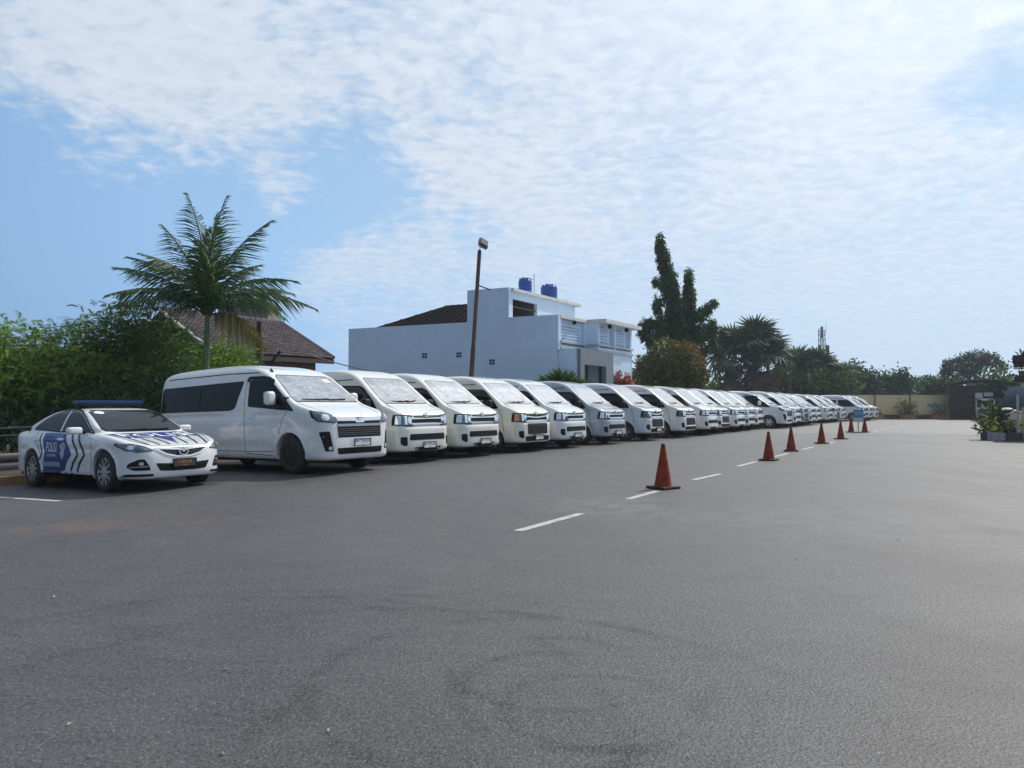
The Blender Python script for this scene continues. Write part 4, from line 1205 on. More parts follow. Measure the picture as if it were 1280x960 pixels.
def blob_leaves(blobs, clump, per, size, asp=.5, shell=.55, droop=0.0, crad=.22, up=.0, frond=False):
    """blobs: (x,y,z,rx,ry,rz); `clump` leaf clumps per m2 of blob skin, `per` leaves in each"""
    VV, FF, off = [], [], 0
    for (x, y, z, rx, ry, rz) in blobs:
        area = 4 * math.pi * ((rx * ry) ** 1.6 / 3 + (rx * rz) ** 1.6 / 3 + (ry * rz) ** 1.6 / 3) ** (1 / 1.6)
        n = max(6, int(area * clump))
        d = rand_dirs(n)
        # uneven skin: low-frequency lumps push clumps in and out
        ph = rng.uniform(0, 6.28, 6)
        lump = 1 + .16 * np.sin(3.1 * d[:, 0] * 2 + ph[0]) * np.sin(2.7 * d[:, 1] * 2 + ph[1]) + .12 * np.sin(5 * d[:, 2] + ph[2] + 3 * d[:, 0])
        rad = (shell + (1 - shell) * rng.random(n) ** .6) * lump
        C = np.array([x, y, z]) + d * rad[:, None] * np.array([rx, ry, rz])
        m = rng.poisson(per, n) + 2
        idx = np.repeat(np.arange(n), m)
        N = len(idx)
        P = C[idx] + rng.normal(size=(N, 3)) * crad
        out = d[idx] + rng.normal(size=(N, 3)) * .75 + np.array([0, 0, up])
        out /= np.linalg.norm(out, axis=1, keepdims=True)
        if frond:      # feathery sprays: leaflets in two ranks along a drooping rib
            k = 8
            rib = out
            rib = np.repeat(rib, 2 * k, 0); PP = np.repeat(P, 2 * k, 0)
            t = np.tile(np.repeat(np.linspace(.12, 1, k), 2), N)
            sgn = np.tile(np.array([1, -1]), N * k)
            L = size * rng.uniform(.8, 1.4, N); L = np.repeat(L, 2 * k)
            side = np.cross(rib, rand_dirs(N).repeat(2 * k, 0)); side /= np.maximum(np.linalg.norm(side, axis=1, keepdims=True), 1e-6)
            base = PP + rib * (t * L)[:, None]; base[:, 2] -= t * t * L * .35
            D = side * sgn[:, None] * .85 + rib * .5; D /= np.linalg.norm(D, axis=1, keepdims=True)
            V, F = blades(base, D, rib, L * .30 * (1.1 - .5 * t), L * .30 * asp)
        else:
            L = size * rng.uniform(.65, 1.35, N)
            V, F = blades(P, out, rand_dirs(N), L, L * asp, droop)
        VV.append(V); FF.append(F + off); off += len(V)
    return np.concatenate(VV), np.concatenate(FF)
BARK = mat('bark', (.11, .085, .065), rough=.9, var=.35, vscale=7, bump=.6, bscale=18)
GREYBARK = mat('grey_bark', (.16, .15, .13), rough=.9, var=.3, vscale=6, bump=.5, bscale=14)
def limb(mb, a, b, r0, r1, n=7, bend=.12):
    a, b = Vector(a), Vector(b)
    L = (b - a).length
    o = Vector(rng.normal(size=3)) * bend * L * .5
    pts = []
    for i in range(6):
        t = i / 5
        pts.append(a + (b - a) * t + o * math.sin(t * math.pi))
    mb.tube(pts, [r0 + (r1 - r0) * i / 5 for i in range(6)], n)
def tree(name, label, cat, base, blobs, lm, trunk_r, trunk_top=None, group=None, bark=None, extra=None, **kw):
    """trunk with limbs reaching into each clump of the crown"""
    base = Vector(base)
    root = empty(name, base, label=label, cat=cat, group=group)
    loc = [(x - base.x, y - base.y, z - base.z, a, b, c) for x, y, z, a, b, c in blobs]
    tt = Vector(trunk_top) - base if trunk_top else Vector((np.mean([q[0] for q in loc]), np.mean([q[1] for q in loc]), min(q[2] for q in loc)))
    mb = MB()
    limb(mb, (0, 0, -.05), tt, trunk_r, trunk_r * .6, 9, .05)
    mb.build('trunk', bark or BARK, root, True)
    lb = MB()
    for (x, y, z, a, b, c) in loc:
        limb(lb, tt * rng.uniform(.6, .98), (x, y, z), trunk_r * .42, trunk_r * .10, 6, .02 if 'spires' in label else .12)
        for _ in range(3):
            dd = rand_dirs(1)[0]
            limb(lb, (x, y, z), (x + dd[0] * a * .75, y + dd[1] * b * .75, z + dd[2] * c * .75), trunk_r * .14, trunk_r * .04, 5)
    lb.build('limbs', bark or BARK, root, True)
    V, F = blob_leaves(loc, **kw)
    link('crown', raw_mesh('crown', V, F, lm), root)
    if extra: extra(root, loc)
    return root
def blobpx(px, py, Y, wpx, hpx, dep=None):
    """an ellipsoid seen at pixel (px,py), wpx/hpx half sizes in pixels"""
    p = at(px, py, Y)
    rx, rz = wpx / FPX * Y, hpx / FPX * Y
    return (p.x, p.y, p.z, rx, dep if dep else (rx + rz) / 2, rz)
def gp(px, Y): 
    x = (px - 640) / FPX * Y
    return (x, Y, gz(x, Y))
L_BRIGHT = leaf_mat('bright_leaf', (.135, .225, .032))
L_MID = leaf_mat('mid_leaf', (.095, .165, .032))
L_DARK = leaf_mat('dark_leaf', (.066, .118, .030))
L_DEEP = leaf_mat('deep_green_leaf', (.046, .094, .030))
L_BLUE = leaf_mat('blue_green_leaf', (.035, .065, .040))
L_POD = leaf_mat('dry_pod', (.115, .072, .050), trans=.1)
L_OLIVE = leaf_mat('olive_leaf', (.095, .105, .030))
L_RED = leaf_mat('rust_young_leaf', (.19, .075, .028))
L_CORAL = leaf_mat('coral_leaf', (.30, .075, .045))
L_LIME = leaf_mat('lime_leaf', (.24, .27, .030))
# ---- the feathery trees and bushes behind the police car
def pods(root, loc):
    q = [(x, y, z + c * .15, a * .8, b * .8, c * .6) for x, y, z, a, b, c in loc[:2]]
    V, F = blob_leaves(q, 2.2, 4, .26, .16, .75, .35, .14)
    tag(link('dry_pods', raw_mesh('dry_pods', V, F, L_POD), root), kind='stuff')
LK = dict(clump=10, per=4, size=.27, asp=.32, shell=.45, crad=.20, frond=True)
HG = 'feathery trees behind the police car'
tree('feathery_tree', 'bright green feathery tree at the left edge, behind the police car', 'tree', gp(-20, 19.7),
     [blobpx(15, 444, 19.7, 62, 32), blobpx(-45, 440, 20.0, 60, 40), blobpx(40, 470, 19.2, 70, 36), blobpx(-20, 490, 19.2, 80, 40)], L_BRIGHT, .09, group=HG, extra=None, **LK)
tree('feathery_tree', 'low feathery tree with brown dry pods right above the police car boot', 'tree', gp(80, 20.0),
     [blobpx(92, 440, 20.2, 46, 34), blobpx(70, 478, 19.8, 60, 40), blobpx(115, 480, 19.6, 55, 40)], L_MID, .09, group=HG, extra=pods, **LK)
tree('feathery_tree', 'tallest feathery tree, dark green, left of the palm', 'tree', gp(160, 21.0),
     [blobpx(160, 404, 21.0, 34, 28), blobpx(140, 440, 20.8, 42, 40), blobpx(185, 440, 20.8, 52, 38), blobpx(165, 480, 20.4, 75, 44), blobpx(205, 425, 21.4, 34, 22)], L_DARK, .11, group=HG, extra=pods, **LK)
tree('feathery_tree', 'low bright green feathery bush behind the palm trunk and the minibus roof', 'tree', gp(262, 23.7),
     [blobpx(240, 455, 23.7, 34, 22), blobpx(290, 457, 23.7, 36, 18), blobpx(265, 480, 23.4, 60, 30), blobpx(285, 436, 24.1, 20, 13)], L_BRIGHT, .08, group=HG, extra=pods, **LK)
tree('feathery_tree', 'dark undergrowth bush directly behind the police car roof', 'bush', gp(120, 19.2),
     [blobpx(60, 520, 19.0, 70, 34), blobpx(150, 518, 19.0, 70, 36), blobpx(-10, 525, 18.8, 60, 36), blobpx(215, 505, 19.8, 40, 45)], L_DEEP, .06, group=HG, **LK)

# ---- palms
def frond_mesh(L, nl, width, arch, droopy, leafl, seed, yaw0=0.0):
    r_ = np.random.default_rng(seed)
    V, F = [], []
    pts = []
    for i in range(25):
        t = i / 24
        x = L * (t - .10 * t * t * arch); z = L * (arch * .55 * t - arch * .75 * t * t * (1 + droopy))
        pts.append(np.array([x, 0, z]))
    b = MB(); b.tube([tuple(p) for p in pts], [.030 * (1 - .85 * i / 24) + .004 for i in range(25)], 5)
    Vr, Fr = np.array(b.v), [list(f) for f in b.f]
    VV = [Vr]; FF = list(Fr); off = len(Vr)
    for i in range(nl):
        t = .12 + .88 * i / nl
        k = t * 24; j = min(int(k), 23); p = pts[j] + (pts[j + 1] - pts[j]) * (k - j)
        T_ = pts[j + 1] - pts[j]; T_ /= np.linalg.norm(T_)
        ll = leafl * (math.sin(min(t * 1.15, 1) * math.pi) ** .6 * .9 + .18) * r_.uniform(.8, 1.15)
        for s in (-1, 1):
            up = r_.uniform(-.45, .30)
            D = T_ * .62 + np.array([0, s * .8, up]); D /= np.linalg.norm(D)
            S = np.cross(D, T_); S /= np.linalg.norm(S) + 1e-6
            S = np.cross(D, np.array([0, 0, 1.0])); S /= np.linalg.norm(S) + 1e-6
            w = width * r_.uniform(.8, 1.2)
            m = p + D * ll * .5; m[2] -= ll * .14
            e = p + D * ll * .80; e[2] -= ll * (.55 + .45 * droopy)
            VV.append(np.array([p - S * w * .3, p + S * w * .3, m + S * w * .5, m - S * w * .5, e + S * .004, e - S * .004]))
            FF += [[off, off + 1, off + 2, off + 3], [off + 3, off + 2, off + 4, off + 5]]; off += 6
    return np.concatenate(VV), FF
PALM_L = mat('palm_leaflet', (.045, .085, .030), rough=.6, var=.35, vscale=1.5, island=.35, trans=.22, spec=.2)
PALM_Y = mat('yellowing_leaflet', (.16, .14, .035), rough=.5, var=.3, vscale=1.5, island=.3, trans=.2)
PALM_S = mat('palm_crownshaft', (.075, .145, .040), rough=.45, var=.2, vscale=4)
PALM_T = mat('palm_trunk', (.17, .13, .10), rough=.85, var=.3, vscale=5, bump=.4, bscale=20)
def palm(label, base, top, fr, L, leafl, group=None, shaft=.55):
    base, top = Vector(base), Vector(top)
    root = empty('palm_tree', base, label=label, cat='palm tree', group=group)
    d = top - base
    cut = d * (1 - shaft)
    b = MB(); b.tube([(0, 0, -.1), d * .2, d * .35, cut], [.15, .125, .115, .11], 12); b.build('trunk', PALM_T, root, True)
    for k in range(7):
        q = d * (.1 + .05 * k); 
    g = MB()
    for k in range(9):
        q = d * (.04 + (1 - shaft - .05) * k / 9); g.tube([q, q + Vector((0, 0, .03))], [.150 - .0035 * k, .146 - .0035 * k], 12)
    g.build('trunk_rings', PALM_T, root, True)
    b = MB(); b.tube([cut + d * .004, d * (1 - shaft * .82), d * (1 - shaft * .4), d * .97, d * 1.02], [.105, .11, .09, .065, .045], 12); b.build('crownshaft', PALM_S, root, True)
    for i, (az, el, sc, ar, dr, yl) in enumerate(fr):
        V, F = frond_mesh(L * sc, 50, .040, ar, dr, leafl, 100 + i)
        o = link('frond', raw_mesh('frond', V, F, PALM_Y if yl else PALM_L), root, tuple(d * .985))
        o.rotation_euler = Euler((random.uniform(-.35, .35), -R(el), R(az)), 'XYZ')
    return root
YP = 20.0
pb, pt = gp(255, YP), at(259.5, 393, YP)
palm('tall feather palm with a green shaft rising behind the white minibus', pb, pt,
     [(150, 80, 1.50, .42, .10, 0), (75, 84, 1.42, .30, .10, 0), (165, 66, 1.25, .40, .2, 0), (18, 70, 1.28, .48, .25, 0), (182, 40, 1.12, .55, .25, 0), (200, 52, 1.0, .6, .3, 0), (-4, 44, 1.02, .75, .45, 0), (168, 20, 1.22, .55, .3, 0),
      (14, 30, 1.10, .75, .5, 0), (-28, 26, 1.05, .85, .6, 0), (-70, 60, .95, .6, .3, 0), (-110, 52, .95, .7, .35, 0), (60, 60, .95, .6, .3, 0), (130, 56, .95, .6, .3, 0), (-14, 4, .74, .6, .95, 1), (-140, 30, .95, .75, .4, 0), (80, 66, 1.1, .5, .3, 0), (40, 40, 1.0, .7, .4, 0), (150, 36, 1.0, .7, .4, 0), (110, 78, 1.15, .5, .2, 0), (-60, 78, 1.1, .5, .25, 0)],
     2.72, .72)
# fan palm
FAN_L = mat('fan_palm_leaf', (.065, .100, .058), rough=.65, var=.3, vscale=1, island=.4, trans=.2, spec=.2)
FAN_D = mat('dry_fan_skirt', (.115, .095, .075), rough=.8, var=.3, vscale=1, island=.4, trans=.1)
def fan_mesh(r, n, seed):
    r_ = np.random.default_rng(seed)
    VV, FF, off = [], [], 0
    b = MB(); b.tube([(0, 0, 0), (r * .45, 0, .08 * r), (r * .9, 0, -.02)], [.03, .022, .015], 5)
    VV.append(np.array(b.v)); FF += [list(f) for f in b.f]; off = len(b.v)
    c = np.array([r * .9, 0, -.02])
    for i in range(n):
        a = -2.1 + 4.2 * i / (n - 1)
        D = np.array([math.cos(a), math.sin(a), 0]); l = r * (.75 + .25 * math.cos(a * .7)) * r_.uniform(.85, 1.1)
        S = np.array([-D[1], D[0], 0]); w = r * .075
        m = c + D * l * .55; e = c + D * l; e[2] -= l * r_.uniform(.35, .7); m[2] -= .02
        VV.append(np.array([c - S * .01, c + S * .01, m + S * w, m - S * w, e + S * .01, e - S * .01]))
        FF += [[off, off + 1, off + 2, off + 3], [off + 3, off + 2, off + 4, off + 5]]; off += 6
    return np.concatenate(VV), FF
FANS = [raw_mesh('fan_leaf', *fan_mesh(1.15, 22, 300 + k), FAN_L) for k in range(3)]
FANSD = [raw_mesh('dry_fan_leaf', *fan_mesh(1.05, 18, 320 + k), FAN_D) for k in range(2)]
def fan_palm(label, px, py_top, Y, spread, group, skirt=True, nl=26):
    b = Vector(gp(px, Y)); top = at(px, py_top, Y)
    root = empty('fan_palm', b, label=label, cat='palm tree', group=group)
    d = top - b; d.z -= spread * .5
    m = MB(); m.tube([(0, 0, -.1), d * .5, d], [.24, .2, .17], 9); m.build('trunk', GREYBARK, root, True)
    for i in range(nl):
        el = R(rng.uniform(-40, 80) if i > 4 else rng.uniform(55, 88))
        o = link('leaf', FANS[i % 3], root, tuple(d + Vector((0, 0, rng.uniform(-.3, .1)))))
        o.rotation_euler = Euler((rng.uniform(-.5, .5), -el, rng.uniform(0, 6.28)), 'XYZ'); k = spread / 2.1 * rng.uniform(.8, 1.1); o.scale = (k, k, k)
    if skirt:
        for i in range(14):
            o = link('dry_leaf', FANSD[i % 2], root, tuple(d * rng.uniform(.55, .92)))
            o.rotation_euler = Euler((rng.uniform(-.4, .4), R(rng.uniform(48, 80)), rng.uniform(0, 6.28)), 'XYZ'); k = spread / 2.1 * rng.uniform(.7, 1.0); o.scale = (k, k, k)
    return root
FG = 'fan palms behind the row of vans'
fan_palm('drooping fan palm with a brown skirt, left one of the clump beyond the red-topped tree', 917, 424, 72, 3.3, FG)
fan_palm('tallest fan palm, middle of the clump beyond the red-topped tree', 943, 415, 72, 3.3, FG)
fan_palm('fan palm on the right side of the clump beyond the red-topped tree', 960, 430, 71, 2.9, FG)
fan_palm('fan palm just right of the thin dark pole behind the vans', 997, 448, 77, 3.3, FG, False)
fan_palm('dense fan palm in front of the telecom tower', 1018, 450, 78, 3.5, FG, False)
fan_palm('fan palm close to the left end of the beige wall, right of the telecom tower', 1040, 456, 78, 3.3, FG, False)
for (px, py, lab) in ((1005, 478, 'low dark bush beneath the fan palm by the thin pole'), (1045, 480, 'low dark bush at the left end of the beige wall'), (975, 486, 'low brownish bush between the two fan palm clumps'), (905, 487, 'small green bush left of the fan palm clump'), (935, 480, 'dark thicket at the foot of the drooping fan palm')):
    tree('bush', lab, 'bush', gp(px, 75), [blobpx(px, py, 75, 22, 17), blobpx(px + 12, py + 6, 74.5, 20, 16), blobpx(px - 12, py + 5, 74.5, 18, 15)], L_DEEP if px != 905 else L_MID, .1, group='bushes under the fan palms', clump=2.2, per=5, size=.42, asp=.5, crad=.3)

# ---- the tall weeping tree with several spires
def spire(px0, py0, px1, py1, Y, w0, w1, n):
    return [blobpx(px0 + (px1 - px0) * i / (n - 1), py0 + (py1 - py0) * i / (n - 1), Y, w0 + (w1 - w0) * i / (n - 1), abs(py1 - py0) / (n - 1) * .75 + 2) for i in range(n)]
def path_blobs(pts, Y, n):
    """ellipsoids along a bent spire: pts = (px, py, half width)"""
    out = []
    for (a, b) in zip(pts[:-1], pts[1:]):
        for i in range(n):
            t = i / n
            out.append(blobpx(a[0] + (b[0] - a[0]) * t, a[1] + (b[1] - a[1]) * t, Y, a[2] + (b[2] - a[2]) * t, abs(b[1] - a[1]) / n * .8 + 1.5))
    return out
wb = (path_blobs([(824, 300, 3), (829, 320, 6), (836, 350, 8.5), (843, 385, 10.5), (848, 425, 13), (850, 475, 12)], 54, 3) + path_blobs([(860, 344, 2.5), (861, 370, 6), (861, 410, 9), (860, 450, 10)], 54.3, 3) +
      [blobpx(822, 352, 54, 5, 5), blobpx(829, 358, 54, 4, 5), blobpx(822, 382, 54, 5, 10), blobpx(826, 410, 54, 8, 18), blobpx(812, 404, 54, 7, 7), blobpx(805, 412, 54, 6, 12), blobpx(815, 426, 54, 7, 10), blobpx(892, 379, 54, 5, 4), blobpx(883, 387, 54, 6, 6), blobpx(874, 394, 54, 6, 8),
       blobpx(889, 410, 54, 5, 14), blobpx(876, 415, 54, 6, 14), blobpx(892, 425, 54, 3, 7), blobpx(880, 438, 54, 4, 9), blobpx(872, 458, 54, 6, 16)])
tree('weeping_tree', 'tall dark weeping tree with several leaning spires beyond the white building', 'tree', gp(848, 54), wb, L_DEEP, .22, tuple(at(848, 440, 54)), clump=24, per=8, size=.24, asp=.42, shell=.2, droop=.6, crad=.09, bark=GREYBARK)
# ---- the round tree with red young leaves
def redtop(root, loc):
    b = root.location
    q = [blobpx(854, 438, 48.2, 17, 9), blobpx(866, 452, 48.1, 11, 9)]
    V, F = blob_leaves([(x - b.x, y - b.y, z - b.z, a, bb, c) for x, y, z, a, bb, c in q], 4.5, 5, .24, .5, .75, 0, .14)
    link('young_leaves', raw_mesh('young_leaves', V, F, L_RED), root)
tree('round_tree', 'dense round tree with rust red young leaves on top, beside the white building', 'tree', gp(838, 49),
     [blobpx(836, 458, 49, 34, 30), blobpx(815, 468, 49, 22, 22), blobpx(862, 470, 49, 22, 24), blobpx(836, 480, 49, 42, 24)], L_OLIVE, .16, extra=redtop, clump=15, per=6, size=.24, asp=.55, shell=.5, crad=.16)
# ---- shrubs by the white building
for (px, py, w, h, lab) in ((775, 475, 14, 8, 'coral red shrub by the dark glass door of the white building'), (752, 479, 7, 5, 'small coral red shrub in front of the grey porch')):
    tree('red_shrub', lab, 'shrub', gp(px, 39), [blobpx(px, py, 39, w, h), blobpx(px - w * .4, py + 6, 38.9, w, h), blobpx(px + w * .4, py + 7, 39, w, h), blobpx(px, py + 18, 39, w * .9, 14)], L_CORAL, .05, group='coral red shrubs at the building', clump=16, per=5, size=.17, asp=.5, crad=.09)
SPK = mat('spiky_leaf', (.055, .115, .028), rough=.45, var=.25, vscale=3, island=.35, trans=.2)
sp_b = Vector(gp(700, 33.2))
spk = empty('spiky_plant', sp_b, label='spiky green palm-like shrub in front of the white building wall', cat='shrub')
MB().tube([(-.5, 0, 0), (-.45, 0, 1.5)], [.07, .05], 7).tube([(.5, 0, 0), (.5, .1, 1.4)], [.07, .05], 7).tube([(0, 0, 0), (0, 0, 1.7)], [.07, .05], 7).build('stems', GREYBARK, spk, True)
for k, (dx, hz) in enumerate(((-.70, 2.35), (-.15, 2.65), (.40, 2.55), (.95, 2.2), (-1.05, 2.0), (1.2, 2.0))):
    n = 130
    D = rand_dirs(n); D[:, 2] = np.abs(D[:, 2]) * 1.2 + .12; D /= np.linalg.norm(D, axis=1, keepdims=True)
    P = np.tile(np.array([dx, 0, hz]), (n, 1)) + rng.normal(size=(n, 3)) * .05
    V, F = blades(P, D, rand_dirs(n), rng.uniform(.55, .85, n), .085, .12)
    link('leaf_rosette', raw_mesh('leaf_rosette', V, F, SPK), spk)
# ------------------------------------------------------------------ the white building
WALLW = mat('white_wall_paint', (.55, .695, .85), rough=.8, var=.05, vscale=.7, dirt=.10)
WALLG = mat('grey_wall_paint', (.16, .19, .22), rough=.75, var=.08, vscale=1.2)
ROOFD = mat('dark_metal_roof', (.006, .0065, .008), rough=.9, var=.2, vscale=1, spec=.06)
DARKIN = mat('dark_interior', (.10, .095, .085), rough=.9)
SLAB = mat('pale_concrete_slab', (.60, .60, .58), rough=.8, var=.12, vscale=2, dirt=.25)
TRIM = mat('grey_moulding', (.42, .43, .45), rough=.8, var=.05)
YB = 35.0
A = at(698, 509, YB); A = Vector((A.x, A.y, 0))
e1 = Vector((-.909, .416, 0)); e2 = Vector((.5635, .826, 0)); up = Vector((0, 0, 1))
KB = YB / 38.0                                       # the plan below was measured for a corner 38 m away
GZB = -.24
def bz(py, px, L=0, along=None):
    """height at which pixel row py is seen on the building at plan point A + along*L"""
    p = A + (along * L if along else Vector((0, 0, 0)))
    return at(px, py, p.y).z
bld = empty('white_building', (A.x, A.y, GZB), label='white two-storey building with blue roof tanks and a grey porch', cat='building')
def bpart(name, m, boxes, parent=None, **kw):
    """boxes: (s along e1 from,to, t along e2 from,to, z from,to)"""
    b = MB()
    for (s0, s1, t0, t1, z0, z1) in boxes:
        o = e1 * s0 * KB + e2 * t0 * KB + up * (z0 - GZB)
        b.pbox(o, e1 * (s1 - s0) * KB, e2 * (t1 - t0) * KB, up * (z1 - z0))
    return b.build(name, m, parent or bld, **kw)
zP = bz(391.5, 698)                                   # canopy top at the front corner
zW = bz(402.5, 590, 5.26 * KB, e1)                    # top of the long side wall
zT = bz(359, 635.6, 2.97 * KB, e1)                    # tower top
z_sill = bz(428, 698); z_lat = bz(420, 698); z_low = bz(437, 721.7)
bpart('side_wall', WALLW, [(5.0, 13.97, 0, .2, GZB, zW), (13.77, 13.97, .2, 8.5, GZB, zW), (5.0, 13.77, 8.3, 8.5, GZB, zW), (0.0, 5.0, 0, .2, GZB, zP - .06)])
# dark metal roof behind the long parapet
rb = MB()
r0 = e1 * 5.0 * KB + e2 * .25 * KB; zr = zW - .25 - GZB
pk = bz(377.5, 560, 6.5 * KB, e1) - GZB + .35
P = [e1 * 5.0 * KB + e2 * .25 * KB + up * zr, e1 * 13.6 * KB + e2 * .25 * KB + up * zr, e1 * 13.6 * KB + e2 * 8.2 * KB + up * zr, e1 * 5.0 * KB + e2 * 8.2 * KB + up * zr,
     e1 * 5.0 * KB + e2 * 3.4 * KB + up * pk, e1 * 9.4 * KB + e2 * 3.4 * KB + up * pk]
rb.add(P, [(0, 1, 5, 4), (1, 2, 5), (2, 3, 4, 5), (3, 0, 4), (0, 3, 2, 1)])
roof_o = rb.build('dark_roof', ROOFD, bld)
sm = MB()
for k in range(1, 16):
    t = k / 16
    a_ = P[0] + (P[1] - P[0]) * t; 
    b_ = P[4] + (P[5] - P[4]) * min(t / .62, 1) if t < .62 else P[5] + (P[1] - P[5]) * ((t - .62) / .38)
    sm.tube([a_ + up * .02, b_ + up * .02], .022, 4)
sm.build('roof_seams', ROOFD, roof_o, kind='stuff')
# tower with an open loggia
tz0 = zP - .3
lo_b, lo_t = bz(395, 640, 2.97 * KB, e1), bz(372, 640, 2.97 * KB, e1)
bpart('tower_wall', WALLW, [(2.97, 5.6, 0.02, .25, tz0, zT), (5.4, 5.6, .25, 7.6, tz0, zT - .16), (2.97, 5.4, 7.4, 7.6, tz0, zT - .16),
                            (2.97, 3.17, 3.0, 7.4, tz0, zT - .16), (2.97, 3.17, .25, .42, tz0, zT - .16), (2.97, 3.17, .42, 3.0, lo_t, zT - .16), (2.97, 3.17, .42, 3.0, tz0, lo_b)])
bpart('loggia_inside', DARKIN, [(5.0, 5.38, .26, 3.4, lo_b - .4, lo_t + .2), (3.2, 5.0, 3.02, 3.3, lo_b - .4, lo_t + .2)])
bpart('loggia_rail', mat('dark_rail', (.06, .055, .05), rough=.6), [(3.03, 3.09, .42, 3.0, lo_b + .52, lo_b + .58)])
bpart('tower_slab', SLAB, [(2.80, 5.75, .26, 8.1, zT - .155, zT - .01)])
# front block: flat canopy, recessed lattice panels, bands
FB = WALLW
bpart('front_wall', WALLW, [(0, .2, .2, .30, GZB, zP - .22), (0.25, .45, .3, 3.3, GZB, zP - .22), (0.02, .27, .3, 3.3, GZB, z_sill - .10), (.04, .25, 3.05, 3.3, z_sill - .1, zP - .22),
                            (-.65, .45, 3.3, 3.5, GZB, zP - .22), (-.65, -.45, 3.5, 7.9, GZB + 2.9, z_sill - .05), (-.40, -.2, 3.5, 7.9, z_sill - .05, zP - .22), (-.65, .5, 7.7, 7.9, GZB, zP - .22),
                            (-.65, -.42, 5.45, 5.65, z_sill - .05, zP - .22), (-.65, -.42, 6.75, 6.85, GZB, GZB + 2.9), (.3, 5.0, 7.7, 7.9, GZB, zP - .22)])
bpart('canopy_slab', SLAB, [(-.02, 3.0, .21, 3.28, zP - .20, zP - .055), (-1.15, 3.0, 3.28, 8.25, zP - .22, zP - .02)])
bands = []
for z in (z_sill + .02, z_sill - .30):
    bands += [(-.06, .25, .21, 3.28, z, z + .11), (-.74, .3, 3.24, 7.98, z, z + .11)]
bpart('moulding_band', TRIM, bands)
# lattice of glass blocks: white ribs in front of dark-blue glass
def lattice(s, t0, t1, z0, z1, nt, nz):
    g = bpart('lattice_glass', mat('block_glass', (.17, .22, .27), rough=.15, coat=.5), [(s + .06, s + .10, t0, t1, z0, z1)])
    ribs = []
    for i in range(nt + 1):
        t = t0 + (t1 - t0) * i / nt; ribs.append((s - .02, s + .05, t - .03, t + .03, z0, z1))
    for j in range(nz + 1):
        z = z0 + (z1 - z0) * j / nz; ribs.append((s - .012, s + .045, t0, t1, z - .03, z + .03))
    bpart('lattice_rib', WALLW, ribs, g, kind='stuff')
zl0, zl1 = z_sill + .18, zP - .42
lattice(.16, .5, 2.75, zl0, zl1 - .1, 11, 5)
lattice(-.52, 3.6, 4.75, zl0, zl1 - .05, 6, 5)
lattice(-.52, 5.75, 7.0, zl0, zl1 - .05, 6, 5)
for (s, t) in ((-.1, 1.6), (-.8, 4.5), (-.8, 6.8)):
    o = e1 * s * KB + e2 * t * KB + up * (zP - .33 - GZB)
    MB().superbox(o, (.22, .22, .2)).build('ceiling_lamp', BLACK, bld, True)
# side vents of four small panes in the long wall
for (px, py) in ((530.5, 444.5), (573.5, 443.5), (615, 452.5)):
    t_ = (px - 640) / FPX
    L = (t_ * A.y - A.x) / (e1.x - t_ * e1.y)
    p = A + e1 * L; z = at(px, py, p.y).z
    o = p - Vector((A.x, A.y, GZB)) + Vector((0, 0, 0)); o.z = z - GZB
    n = Vector((e1.y, -e1.x, 0)) * -1
    if n.y > 0: n = -n
    v = MB()
    for i in (-1, 1):
        for j in (-1, 1):
            v.pbox(o + e1 * (i * .085 - .07) + up * (j * .075 - .06) + n * .004, e1 * .14, n * -.03, up * .12)
    v.build('vent_pane', mat('dark_vent_glass', (.02, .03, .035), rough=.3), bld)
    f = MB()
    f.pbox(o - e1 * .19 - up * .16 + n * .012, e1 * .38, n * -.03, up * .025); f.pbox(o - e1 * .19 + up * .135 + n * .012, e1 * .38, n * -.03, up * .025)
    f.build('vent_frame', WALLW, bld)
# porch: white side, grey portal, dark opening; glazed door beside it
pz = z_low
bpart('porch_side', WALLW, [(-1.08, -.03, -.02, .18, GZB, pz)])
bpart('porch_portal', WALLG, [(-1.28, -1.0, -.02, .42, GZB, pz + .02), (-1.28, -1.0, 3.0, 3.9, GZB, pz + .02), (-1.28, -1.0, .42, 3.0, pz - .75, pz + .02), (-1.0, .02, -.015, 3.9, pz - .15, pz + .01), (-1.0, -.02, 3.7, 3.88, GZB, pz - .15)])
bpart('porch_inside', DARKIN, [(-.2, -.05, .2, 3.0, GZB, pz - .2)])
gd = bpart('glass_door', GLASS, [(-.60, -.56, 3.95, 5.6, GZB + .02, GZB + 2.8), (-.60, -.56, 5.65, 6.7, GZB + .02, GZB + 2.8)])
bpart('door_frame', BLACK, [(-.64, -.55, t, t + .07, GZB, GZB + 2.88) for t in (3.9, 4.7, 5.6, 6.65)] + [(-.64, -.55, 3.9, 6.72, GZB + 2.8, GZB + 2.9)], gd)
